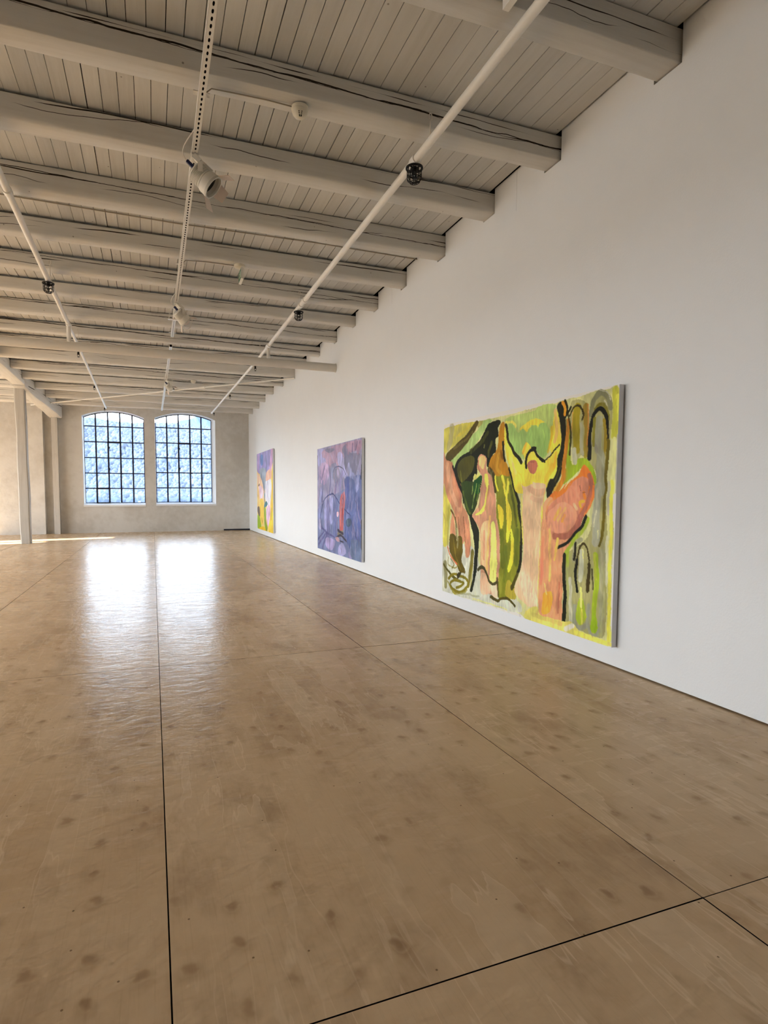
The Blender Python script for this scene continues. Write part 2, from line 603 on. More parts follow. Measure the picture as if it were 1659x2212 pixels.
# beam layout measured along the right wall: (near face y, underside z)
BEAMS = [(2.736, 3.745), (3.812, 3.752), (4.722, 3.757), (5.668, 3.735), (6.670, 3.752), (7.622, 3.755), (8.566, 3.780), (9.530, 3.768),
         (10.588, 3.765), (11.600, 3.752), (12.610, 3.742), (13.805, 3.770), (14.990, 3.768), (16.150, 3.742), (17.140, 3.690), (18.300, 3.680)]
BEAM_W = [0.182, 0.180, 0.178, 0.168, 0.165, 0.160, 0.150, 0.155, 0.150, 0.16, 0.15, 0.16, 0.16, 0.16, 0.16, 0.16]
GAPS = [0.003, 0.004, 0.016, 0.005, 0.020, 0.024, 0.026, 0.008, 0.024, 0.022, 0.018, 0.012, 0.010, 0.008, 0.008, 0.008]


def plank_z(y):
    """underside of the boards: level, sinking a little towards the far wall"""
    return 3.945 if y < 14.5 else 3.945 - 0.095 * min(1.0, (y - 14.5) / 4.0)


ceiling = G().box(X_LEFT - 0.3, X_RIGHT + 0.6, Y_FRONT - 0.3, Y_JOG, 4.0, 4.15).box(X_JOG - 0.24, X_RIGHT + 0.6, Y_JOG, Y_BACK + 0.9, 4.0, 4.15).obj('ceiling', 'void')
tag(ceiling, kind='structure')


def board(g, x0, x1, y0, y1, dz):
    za, zb2 = plank_z(y0) + dz, plank_z(y1) + dz
    g.hexa([(x0, y0, za), (x1, y0, za), (x1, y1, zb2), (x0, y1, zb2), (x0, y0, za + 0.024), (x1, y0, za + 0.024), (x1, y1, zb2 + 0.024), (x0, y1, zb2 + 0.024)])


def plank_lines(x_from, x_to, seed):
    r = random.Random(seed)
    xs = [x_to]
    while xs[-1] > x_from:
        base = 0.121 if xs[-1] > 1.5 else 0.1045
        xs.append(xs[-1] - base * r.uniform(0.95, 1.05))
    return xs


rows = [(1.35, 3.90, -1.1), (3.90, 6.75, -1.75), (6.75, 10.66, -2.64), (10.66, 14.5, -2.64)]
for ri, (ya, yb2, xl) in enumerate(rows):
    xs = plank_lines(xl, X_RIGHT - 0.018 - 0.012 * ri, 100 + ri)
    for k in range(len(xs) - 1):
        gap = R.choice([0.004, 0.005, 0.006, 0.008, 0.003])
        cx, cyy = (xs[k] + xs[k + 1]) / 2, (ya + yb2) / 2
        hw, hl, dz = (xs[k] - xs[k + 1]) / 2 - gap / 2, (yb2 - ya) / 2 - 0.001, R.uniform(0.0, 0.003)
        g = G().box(-hw, hw, -hl, hl, 0, 0.024)
        g.obj('plank', 'plank_timber', ceiling, loc=(cx, cyy, 3.945 + dz))
rest = G()
for (ya, yb2, xa, xb) in [(14.5, Y_BACK + 0.1, -8.6, X_RIGHT - 0.01), (-7.1, 1.35, -10.7, X_RIGHT - 0.01), (1.35, 3.9, -10.7, None), (3.9, 6.75, -10.7, None), (6.75, 14.5, -10.7, None)]:
    if xb is None:
        xb = {1.35: -1.19, 3.9: -1.84, 6.75: -2.73}[ya]
    xs = plank_lines(xa, xb, int(ya * 10) + 400)
    for k in range(len(xs) - 1):
        board(rest, xs[k + 1] + 0.0015, xs[k] - 0.0015, ya, yb2, R.uniform(0, 0.003))
o = rest.obj('plank', 'plank_timber', ceiling)
tag(o, kind='stuff')

# right wall: plain lower part, strips between the beams above it, a dark slot along the floor
wr = G().box(X_RIGHT, X_RIGHT + 0.10, Y_FRONT, Y_BACK + 0.3, 0.012, 3.62).obj('wall_right', 'white_plaster')
tag(wr, kind='structure')
bk = G().box(X_RIGHT + 0.16, X_RIGHT + 0.3, Y_FRONT, Y_BACK + 0.9, -0.02, 4.0).box(X_RIGHT + 0.05, X_RIGHT + 0.2, Y_FRONT, Y_BACK + 0.3, -0.018, 0.004)
bk.obj('wall_backing', 'void', wr)
edges = [Y_FRONT] + [v for k in range(16) for v in (BEAMS[k][0] - (0.016 if k < 2 else 0.010), BEAMS[k][0] + BEAM_W[k] + 0.006)] + [Y_BACK + 0.3]
cracks = {2: 4.371, 5: 7.127, 8: 9.872}
for k in range(0, len(edges), 2):
    a, b = edges[k], edges[k + 1]
    parts = [(a, b)]
    if k // 2 in cracks:
        parts = [(a, cracks[k // 2] - 0.0012), (cracks[k // 2] + 0.0012, b)]
    for (p, q) in parts:
        G().box(X_RIGHT, X_RIGHT + 0.028, p, q, 3.62, plank_z((p + q) / 2) + 0.02).obj('infill_panel', 'white_plaster', wr)
for k in range(16):
    G().box(X_RIGHT, X_RIGHT + 0.028, BEAMS[k][0] - (0.016 if k < 2 else 0.010), BEAMS[k][0] + BEAM_W[k] + 0.006, 3.62, BEAMS[k][1] - 0.008).obj('infill_panel', 'white_plaster', wr)

# back wall with two segmental-arched openings and a shallow niche
WIN = [dict(x0=-1.935, x1=-0.210, sill=0.825, spring=3.487, crown=3.675), dict(x0=0.100, x1=1.911, sill=0.840, spring=3.515, crown=3.705)]


def arch_z(w, x, inset=0.0):
    """height of the segmental arch at x"""
    half = (w['x1'] - w['x0']) / 2
    rise = w['crown'] - w['spring']
    r = (half * half + rise * rise) / (2 * rise)
    xm = (w['x0'] + w['x1']) / 2
    return w['crown'] - r + math.sqrt(max(r * r - (x - xm) ** 2, 0)) - inset


def arch_pts(w, xa, xb, n=16, inset=0.0):
    return [(xa + (xb - xa) * i / n, arch_z(w, xa + (xb - xa) * i / n, inset)) for i in range(n + 1)]


TOP, YB0, YB1 = 3.99, Y_BACK, Y_BACK + 0.42
g = G()
NX0, NX1 = -2.93, -2.71
g.box(X_JOG - 0.2, NX0, YB0 - 0.22, YB1, -0.01, TOP)
g.box(NX0, NX1, YB0 + 0.02, YB1, -0.01, TOP)
g.box(NX1, WIN[0]['x0'], YB0, YB1, -0.01, TOP)
g.box(WIN[0]['x1'], WIN[1]['x0'], YB0, YB1, -0.01, TOP)
g.box(WIN[1]['x1'], X_RIGHT + 0.15, YB0, YB1, -0.01, TOP)
for w in WIN:
    g.box(w['x0'], w['x1'], YB0, YB1, -0.01, w['sill'])
    a = arch_pts(w, w['x0'], w['x1'], 20)
    for i in range(20):
        g.prism([a[i], a[i + 1], (a[i + 1][0], TOP), (a[i][0], TOP)], YB0, YB1)
wb = g.obj('wall_back', 'grey_plaster')
tag(wb, kind='structure')

# unseen left and front walls; left jog and openings made up for daylight, front darkened to cut bounce
g = G()
for (xo, ya, yb2) in ((X_LEFT, Y_FRONT - 0.2, Y_JOG), (X_JOG, Y_JOG, Y_BACK + 0.3)):
    ycur = ya
    for (xw, y0, y1, z0, z1) in LEFT_OPENINGS:
        if xw != xo:
            continue
        g.box(xo - 0.22, xo, ycur, y0, -0.01, TOP)
        g.box(xo - 0.22, xo, y0, y1, -0.01, z0)
        g.box(xo - 0.22, xo, y0, y1, z1, TOP)
        ycur = y1
    g.box(xo - 0.22, xo, ycur, yb2, -0.01, TOP)
g.box(X_LEFT - 0.22, X_JOG - 0.22, Y_JOG - 0.2, Y_JOG, -0.01, TOP)
tag(g.obj('wall_left', 'white_plaster'), kind='structure')
tag(G().box(X_LEFT - 0.2, X_RIGHT + 0.2, Y_FRONT - 0.2, Y_FRONT, -0.01, TOP).obj('wall_front', 'dim_plaster'), kind='structure')
tag(G().box(2.14, X_RIGHT, Y_BACK - 0.03, Y_BACK, 0.0, 0.045).obj('baseboard_back', 'steel_dark'), kind='structure')

# ---------------------------------------------------------------- windows
YG = Y_BACK + 0.30
VERT = [[-1.588, -1.245, -0.905, -0.553], [0.454, 0.804, 1.150, 1.501]]
HORZ = [[1.343, 1.804, 2.272, 2.752, 3.223], [1.369, 1.849, 2.313, 2.782, 3.258]]
SIDE = [(-1.923, -0.214), (0.113, 1.818)]
BOT = [0.892, 0.905]
for wi, w in enumerate(WIN):
    root = empty('window_%d' % (wi + 1), ((w['x0'] + w['x1']) / 2, YG, w['sill']))
    tag(root, kind='structure')
    base = Matrix.Translation(-root.location)

    def part(gg, name, mat, par=root):
        gg.v = [tuple(base @ Vector(p)) for p in gg.v]
        return gg.obj(name, mat, par)
    xa, xb = SIDE[wi]
    # white plaster reveal: jambs (the right one splayed on the second window), arch soffit, sloping sill
    rv = G()
    rv.prism([(w['x0'], w['sill'] + 0.02), (w['x0'] + 0.004, w['sill'] + 0.02), (w['x0'] + 0.004, w['spring']), (w['x0'], w['spring'])], YB0 - 0.004, YG)
    rv.hexa([(w['x1'], YB0 - 0.004, w['sill']), (w['x1'] + 0.002, YB0 - 0.004, w['sill']), (w['x1'] + 0.002, YG + 0.05, w['sill']), (xb, YG + 0.05, w['sill']),
             (w['x1'], YB0 - 0.004, w['spring'] + 0.01), (w['x1'] + 0.002, YB0 - 0.004, w['spring'] + 0.01), (w['x1'] + 0.002, YG + 0.05, w['spring'] + 0.06), (xb, YG + 0.05, arch_z(w, xb) + 0.01)])
    a0, a1 = arch_pts(w, w['x0'], w['x1'], 20, 0.002), arch_pts(w, w['x0'], w['x1'], 20, -0.004)
    for i in range(20):
        rv.prism([a0[i], a0[i + 1], a1[i + 1], a1[i]], YB0 - 0.006, YG + 0.05)
    part(rv, 'reveal', 'reveal_plaster')
    part(G().hexa([(w['x0'] - 0.005, YB0 - 0.03, w['sill'] - 0.035), (w['x1'] + 0.005, YB0 - 0.03, w['sill'] - 0.035), (w['x1'] + 0.005, YG + 0.05, w['sill'] - 0.035), (w['x0'] - 0.005, YG + 0.05, w['sill'] - 0.035),
                   (w['x0'] - 0.005, YB0 - 0.03, w['sill'] + 0.018), (w['x1'] + 0.005, YB0 - 0.03, w['sill'] + 0.018), (w['x1'] + 0.005, YG + 0.05, BOT[wi]), (w['x0'] - 0.005, YG + 0.05, BOT[wi])]), 'sill', 'reveal_plaster')
    # steel frame
    fr = G()
    t = 0.020
    inner = [(xa + t, BOT[wi] + t), (xb - t, BOT[wi] + t)] + [(x, z - t) for x, z in reversed(arch_pts(w, xa + t, xb - t, 20, 0.008))]
    outer = [(xa, BOT[wi]), (xb, BOT[wi])] + [(x, z) for x, z in reversed(arch_pts(w, xa, xb, 20, 0.004))]
    n = len(inner)
    vv = [(x, YG, z) for x, z in outer] + [(x, YG, z) for x, z in inner] + [(x, YG + 0.035, z) for x, z in outer] + [(x, YG + 0.035, z) for x, z in inner]
    ff = []
    for i in range(n):
        j = (i + 1) % n
        ff += [(i, j, n + j, n + i), (n + i, n + j, 3 * n + j, 3 * n + i), (2 * n + j, 2 * n + i, 3 * n + i, 3 * n + j)]
    fr.add(vv, ff)
    part(fr, 'window_frame', 'steel_dark')
    xs = [xa + 0.01] + VERT[wi] + [xb - 0.01]
    zs = [BOT[wi] + 0.01] + HORZ[wi]
    for x in VERT[wi]:
        part(G().box(x - 0.021, x + 0.021, YG + 0.002, YG + 0.033, BOT[wi] + 0.015, arch_z(w, x) - 0.015), 'muntin', 'steel_dark')
    for z in HORZ[wi]:
        part(G().box(xa + 0.015, xb - 0.015, YG + 0.004, YG + 0.031, z - 0.0145, z + 0.0145), 'muntin', 'steel_dark')
    for i in range(5):
        for j in range(6):
            p, q = xs[i], xs[i + 1]
            if j < 5:
                poly = [(p, zs[j]), (q, zs[j]), (q, zs[j + 1]), (p, zs[j + 1])]
            else:
                poly = [(p, zs[5]), (q, zs[5])] + [(x, z) for x, z in reversed(arch_pts(w, p, q, 4, 0.012))]
            part(G().prism(poly, YG + 0.016, YG + 0.020), 'pane', 'pane_glass')
    # opening casements: heavier frames with hinges
    cas = [(2, 2, 4)] + ([(1, 0, 1)] if wi == 0 else [])
    for (ci, j0, j1) in cas:
        p, q, za, zb2 = xs[ci], xs[ci + 1], zs[j0], zs[j1]
        s = 0.034
        cg = G().box(p - s / 2 - 0.01, p + s / 2, YG - 0.014, YG + 0.02, za - 0.012, zb2 + 0.02).box(q - s / 2, q + s / 2 + 0.01, YG - 0.014, YG + 0.02, za - 0.012, zb2 + 0.02)
        cg.box(p, q, YG - 0.014, YG + 0.02, zb2 - 0.03, zb2 + 0.022).box(p, q, YG - 0.014, YG + 0.02, za - 0.014, za + 0.014)
        co = part(cg, 'casement', 'steel_dark')
        if j1 - j0 > 1:
            for zz in (zb2 - 0.17, za + 0.13):
                part(G().box(p + s / 2 - 0.004, p + s / 2 + 0.024, YG - 0.026, YG, zz - 0.025, zz + 0.025), 'hinge', 'steel_dark', co)
            part(G().box(q - 0.012, q + 0.07, YG - 0.03, YG - 0.012, za - 0.03, za - 0.006), 'stay', 'steel_dark', co)


# ---------------------------------------------------------------- beams
def beam_mesh(length, w, h, seed, wane=0.02):
    """rough-hewn beam along x from 0 to -length, near face at y=0, centred in z"""
    r = random.Random(seed)
    c = [r.uniform(0.006, 0.016), r.uniform(0.006, 0.02), wane * r.uniform(0.5, 1.3), wane * r.uniform(0.4, 1.1)]
    n = max(8, int(length / 0.22))
    v, f = [], []
    for i in range(n + 1):
        x = -length * i / n
        s = seed * 13.7
        e = lambda k, a: a * noise.noise(Vector((x * 0.9 + s, k * 5.1, s)))
        ww = w + e(1, 0.008)
        c2, c3 = max(0.004, c[2] + e(2, 0.022)), max(0.004, c[3] + e(3, 0.022))
        b0, b1, d0 = -h / 2 + e(4, 0.010), -h / 2 + e(5, 0.010), e(6, 0.007)
        ring = [(d0, h / 2 - c[0]), (d0, 0.03), (d0, -0.03), (d0, b0 + c2), (d0 + c2 * 0.35, b0 + c2 * 0.35), (d0 + c2, b0), (ww / 2, (b0 + b1) / 2),
                (ww - c3, b1), (ww - c3 * 0.35, b1 + c3 * 0.35), (ww, b1 + c3), (ww, h / 2 - c[1]), (ww - c[1], h / 2), (d0 + c[0], h / 2)]
        v += [(x, y, z) for y, z in ring]
    m = 13
    for i in range(n):
        for k in range(m):
            k2 = (k + 1) % m
            f.append((i * m + k, i * m + k2, (i + 1) * m + k2, (i + 1) * m + k))
    f += [tuple(range(m - 1, -1, -1)), tuple(n * m + k for k in range(m))]
    return v, f


def girder_face(y):
    """x of the girder's room side, where the beams butt against it"""
    return -2.655 - 0.006 * (y - 8) if y < 15.2 else -2.70 + 0.27 * (y - 15.34) / 3.66


SPLIT = {1: 1.0, 3: 0.55, 5: 0.45, 7: 0.6, 8: 1.0, 9: 0.5, 11: 0.8, 13: 0.5}
FEATURE = {0: 'at the top edge of the view, nearest of all', 1: 'with the long black split, carrying the dome detector', 2: 'above the first spotlight',
           3: 'just beyond the first spotlight', 4: 'carrying the hanging green exit sign', 5: 'just beyond the exit sign',
           6: 'above the second spotlight', 7: 'just in front of the two pipe risers', 8: 'right above the thick round duct',
           9: 'hidden partly by the thick round duct', 10: 'touching the slanting tie rod at the wall', 11: 'above the third spotlight'}
for k, (yb_, zb_) in enumerate(BEAMS):
    h = plank_z(yb_) - GAPS[k] - zb_
    length = X_RIGHT + 0.12 - girder_face(yb_) - 0.008
    v, f = beam_mesh(length, BEAM_W[k], h, k + 1, 0.009 if k < 2 else 0.024)
    o = mesh_obj('ceiling_beam', v, f, 'beam_timber', loc=(X_RIGHT + 0.12, yb_, zb_ + h / 2))
    shade_auto(o, 35)
    o.color = (SPLIT.get(k, 0.0), 0, 0, 1)
    feat = FEATURE.get(k, 'between the third spotlight and the arched windows')
    lab = 'whitewashed timber ceiling beam, %s from the camera, %s' % (ORD[k], feat)
    tag(o, ' '.join(lab.split()[:16]), 'beam', 'ceiling beams running to the white wall', 'thing')
for n_, k in enumerate(range(7, 16)):
    yb_, zb_ = BEAMS[k]
    h = plank_z(yb_) - GAPS[k] - zb_
    v, f = beam_mesh(5.45, BEAM_W[k], h, k + 41, 0.026)
    o = mesh_obj('ceiling_beam', v, f, 'beam_timber', loc=(-2.94, yb_ + 0.03, zb_ + h / 2))
    shade_auto(o, 35)
    o.color = (0.4 if k % 2 else 0.0, 0, 0, 1)
    tag(o, 'whitewashed beam behind the girder on the column side, %s from the camera there' % ORD[n_], 'beam', 'ceiling beams beyond the girder', 'thing')


bt = G().box(-0.018, 0.018, -0.64, 0.64, -0.05, 0.05).obj('ceiling_batten', 'pipe_paint', loc=(1.766, 2.085, 3.745))
tag(bt, 'short white batten under the boards butting the nearest ceiling beam', 'batten', None, 'thing')

# girder in two lengths meeting over the post, the post, the wall post
def tapered(name, mat, secs, label, cat):
    """secs: list of (y, x0, x1, z0, z1, chamfer)"""
    v, f = [], []
    yc = sum(s[0] for s in secs) / len(secs)
    xc = sum((s[1] + s[2]) / 2 for s in secs) / len(secs)
    zc = sum((s[3] + s[4]) / 2 for s in secs) / len(secs)
    for (y, x0, x1, z0, z1, c) in secs:
        ring = [(x0, z1), (x0, z0 + c), (x0 + c, z0), (x1 - c, z0), (x1 - c * 0.3, z0 + c * 0.3), (x1, z0 + c), (x1, (z0 + z1) / 2), (x1, z1)]
        v += [(x - xc, y - yc, z - zc) for x, z in ring]
    m = 8
    for i in range(len(secs) - 1):
        for k in range(m):
            k2 = (k + 1) % m
            f.append((i * m + k2, i * m + k, (i + 1) * m + k, (i + 1) * m + k2))
    f += [tuple(range(m)), tuple((len(secs) - 1) * m + k for k in range(m - 1, -1, -1))]
    o = mesh_obj(name, v, f, mat, loc=(xc, yc, zc))
    shade_auto(o, 35)
    return tag(o, label, cat, kind='thing')


tapered('girder', 'girder_timber', [(y, -2.99 + 0.01 * math.sin(y), -2.655 - 0.006 * (y - 8), 3.675 + 0.008 * math.sin(2 * y), plank_z(y) - 0.022, 0.035) for y in (4.0, 6, 8, 10, 11.5, 12.5, 13.5, 14.4, 15.0, 15.32)],
        'near length of the whitewashed timber girder ending on top of the post', 'girder')
far = []
for i in range(13):
    t = i / 12
    y = 15.34 + (19.0 - 15.34) * t
    bulge = 0.05 * math.sin(math.pi * min(1, t * 1.1)) + 0.015 * math.sin(9 * t)
    far.append((y, -3.01 + 0.24 * t, -2.70 + 0.27 * t, 3.635 - 0.25 * t - 1.4 * bulge * (1 - t) - 0.02 * (t > 0.9), plank_z(y) - 0.03 - (0.08 if t > 0.97 else 0), 0.05 + 0.02 * math.sin(5 * t)))
tapered('girder', 'girder_timber', far, 'far length of the whitewashed timber girder sagging to the back wall post', 'girder')

v, f = [], []
secs = []
for i in range(15):
    z = 3.70 * i / 14
    e = lambda k, a: a * noise.noise(Vector((z * 1.1, k * 7.3, 4.2)))
    lean = -0.030 * z / 3.7
    x0, x1, y0, y1 = -2.935 + lean + e(1, 0.02), -2.722 + lean + e(2, 0.016), 15.50 + e(3, 0.01), 15.72
    c = 0.018 + abs(e(4, 0.02))
    secs.append([(x0 + c, y0, z), (x1 - c, y0, z), (x1, y0 + c, z), (x1, y1 - c, z), (x1 - c, y1, z), (x0 + c, y1, z), (x0, y1 - c, z), (x0, y0 + c, z)])
pc = Vector((-2.83, 15.6, 1.85))
v = [tuple(Vector(p) - pc) for s in secs for p in s]
for i in range(14):
    for k in range(8):
        k2 = (k + 1) % 8
        f.append((i * 8 + k, i * 8 + k2, (i + 1) * 8 + k2, (i + 1) * 8 + k))
f += [tuple(range(7, -1, -1)), tuple(14 * 8 + k for k in range(8))]
o = mesh_obj('timber_post', v, f, 'post_timber', loc=pc)
shade_auto(o, 30)
tag(o, 'tall free-standing whitewashed timber post with cracks, under the girder', 'post', kind='thing')
o = tapered('wall_post', 'post_timber', [(18.86, -2.70, -2.545, 0.0, 3.40, 0.01), (19.02, -2.70, -2.545, 0.0, 3.40, 0.01)],
            'slim whitewashed timber post against the back wall beside the niche', 'post')

# ---------------------------------------------------------------- pipes
def pipe_thing(name, pts, r, mat, label, cat, group=None, seg=14):
    c = sum((Vector(p) for p in pts), Vector()) / len(pts)
    root = empty(name, c)
    tag(root, label, cat, group, 'thing')
    o = G().tube([Vector(p) - c for p in pts], r, seg).obj('pipe', mat, root)
    shade_auto(o)
    return root


def add_part(root, gg, name, mat, parent=None, smooth=True):
    off = root.location
    gg.v = [tuple(Vector(p) - off) for p in gg.v]
    o = gg.obj(name, mat, parent or root)
    if smooth:
        shade_auto(o)
    return o


def pipe_x(side, y):
    if side == 'R':
        return 1.876 - 0.0015 * y if y < 11 else 1.8595 - 0.0150 * (y - 11)
    return -1.055 - 0.0105 * (y - 5) - (0 if y < 9 else 0.002 * (y - 9))


for side in 'RL':
    y0, y1 = (-3.0, 18.47)
    pts = [(pipe_x(side, y), y, 3.655) for y in (y0, 0, 3, 5, 7, 9.4, 9.8, 11, 14, y1)]
    rad = [0.0285] * 6 + [0.023] * 4
    where = 'on the white wall side' if side == 'R' else 'on the post side'
    root = pipe_thing('sprinkler_pipe', pts, rad, 'pipe_paint', 'long white sprinkler pipe under the beams %s, running to the windows' % where, 'pipe', 'sprinkler pipes')
    # riser down to the main, tee collar, couplings, hangers
    yr = 9.79 if side == 'R' else 9.60
    x = pipe_x(side, yr)
    add_part(root, G().tube([(x, yr, 3.66), (x, yr, 3.40)], 0.030, 14), 'riser', 'pipe_paint')
    add_part(root, G().tube([(pipe_x(side, yr - 0.09), yr - 0.09, 3.655), (pipe_x(side, yr + 0.09), yr + 0.09, 3.655)], 0.037, 14), 'tee_fitting', 'pipe_paint')
    for yy in ((7.55, 4.05, 7.35) if side == 'R' else (7.75, 5.6)):
        add_part(root, G().tube([(pipe_x(side, yy - 0.035), yy - 0.035, 3.655), (pipe_x(side, yy + 0.035), yy + 0.035, 3.655)], 0.036, 14), 'coupling', 'pipe_paint')
    hang = (3.785, 7.58, 10.55, 14.95) if side == 'R' else (7.58, 10.55, 14.95)
    for yy in hang:
        hx = pipe_x(side, yy) + (0.0 if side == 'R' else 0.035)
        kx = [k for k in range(16) if BEAMS[k][0] > yy - 0.02][0]
        ztop = BEAMS[kx][1] + 0.045
        yh = BEAMS[kx][0] - 0.012
        loop = [(hx + 0.012 * math.sin(a), yh, ztop + 0.022 - 0.024 * math.cos(a)) for a in [2 * math.pi * i / 14 for i in range(13)]]
        add_part(root, G().tube([(hx, yh, 3.665), (hx, yh, ztop)] + loop, 0.0038, 8), 'hanger_hook', 'cable_white')

MY, MZ = 9.62, 3.338
root = pipe_thing('main_duct', [(X_RIGHT + 0.02, MY - 0.02, MZ), (0, MY - 0.01, MZ + 0.006), (-2.4, MY, MZ + 0.012), (-6.5, MY, MZ + 0.02)], 0.068, 'duct_paint',
                  'thick round off-white main pipe crossing the room and entering the white wall', 'pipe', None, 24)
add_part(root, G().tube([(1.52, MY - 0.015, MZ + 0.003), (1.56, MY - 0.015, MZ + 0.003)], 0.0695, 24), 'seam_band', 'duct_paint')
add_part(root, G().tube([(X_RIGHT - 0.012, MY - 0.02, MZ), (X_RIGHT - 0.0, MY - 0.02, MZ)], 0.074, 24), 'collar', 'duct_paint')

root = pipe_thing('tie_rod', [(2.96, 12.59, 3.715), (-3.078, 18.2, 3.60)], 0.018, 'pipe_paint', 'thin white diagonal tie rod slanting below the far beams, wall to girder', 'rod', None, 8)
a, b = Vector((2.96, 12.59, 3.715)), Vector((-3.078, 18.2, 3.60))
for tt, ln in ((0.30, 0.02), (0.42, 0.03)):
    p, q = a + (b - a) * (tt - ln / 2), a + (b - a) * (tt + ln / 2)
    add_part(root, G().tube([p, q], 0.028, 8), 'turnbuckle', 'pipe_paint')

# ---------------------------------------------------------------- sprinklers in guards
def sprinkler(x, y, caged, label):
    top = 3.628
    root = empty('sprinkler', (x, y, top))
    tag(root, label, 'sprinkler', 'black sprinkler heads', 'thing')
    g = G().lathe([(0.0, 0.004), (0.017, 0.004), (0.017, -0.030), (0.020, -0.030), (0.020, -0.046), (0.0, -0.046)], 12)
    g.tube([(0.014, 0, -0.04), (0.017, 0, -0.062), (0.004, 0, -0.082)], 0.0035, 6).tube([(-0.014, 0, -0.04), (-0.017, 0, -0.062), (-0.004, 0, -0.082)], 0.0035, 6)
    shade_auto(g.obj('sprinkler_body', 'black_wire', root))
    g = G().lathe([(0.0, -0.082), (0.019, -0.084), (0.019, -0.087), (0.0, -0.088)], 12)
    g.obj('deflector', 'black_wire', root)
    if caged:
        circ = lambda r, z, n=20: [(r * math.cos(2 * math.pi * i / n), r * math.sin(2 * math.pi * i / n), z) for i in range(n)]
        gp = G()
        gp.lathe([(0.017, -0.018), (0.030, -0.019), (0.030, -0.023), (0.017, -0.022), (0.017, -0.018)], 20)
        gp.lathe([(0.050, -0.012), (0.065, -0.010), (0.065, -0.019), (0.050, -0.021), (0.050, -0.012)], 24)
        for i in range(4):
            t = math.pi / 2 * i + 0.5
            gp.tube([(0.026 * math.cos(t), 0.026 * math.sin(t), -0.020), (0.052 * math.cos(t), 0.052 * math.sin(t), -0.016)], 0.007, 6)
        cp_ = gp.obj('guard_plate', 'black_wire', root)
        cg = G()
        for i in range(8):
            t = math.pi / 4 * i + 0.2
            c_, s_ = math.cos(t), math.sin(t)
            cg.tube([(0.053 * c_, 0.053 * s_, -0.016), (0.053 * c_, 0.053 * s_, -0.090), (0.047 * c_, 0.047 * s_, -0.106), (0.030 * c_, 0.030 * s_, -0.120), (0, 0, -0.122)], 0.0032, 6)
        cg.tube(circ(0.053, -0.088), 0.0034, 6, True).tube(circ(0.053, -0.052), 0.0028, 6, True).tube(circ(0.033, -0.118), 0.0024, 6, True)
        cg.obj('guard_cage', 'black_wire', root)
    return root


sprinkler(pipe_x('R', 4.07) + 0.004, 4.07, True, 'black caged sprinkler head on the wall-side pipe, largest and nearest of the cages')
sprinkler(pipe_x('R', 7.72) + 0.012, 7.72, True, 'smaller black caged sprinkler head on the wall-side pipe before the duct')
sprinkler(pipe_x('L', 7.70) + 0.0, 7.70, True, 'black caged sprinkler head on the pipe at the post side')
for side, ys, dx in (('R', (11.30, 14.75, 18.20), 0.038), ('L', (11.25, 14.65, 18.30), -0.030)):
    for i, y in enumerate(ys):
        wall_ = 'wall-side' if side == 'R' else 'post-side'
        place = ['just behind the thick duct', 'halfway between duct and windows', 'at the far end above the window'][i]
        sprinkler(pipe_x(side, y) + dx, y, False, 'tiny bare black sprinkler head on the %s pipe %s' % (wall_, place))

# ---------------------------------------------------------------- perforated track with lamps
TZ = 3.655


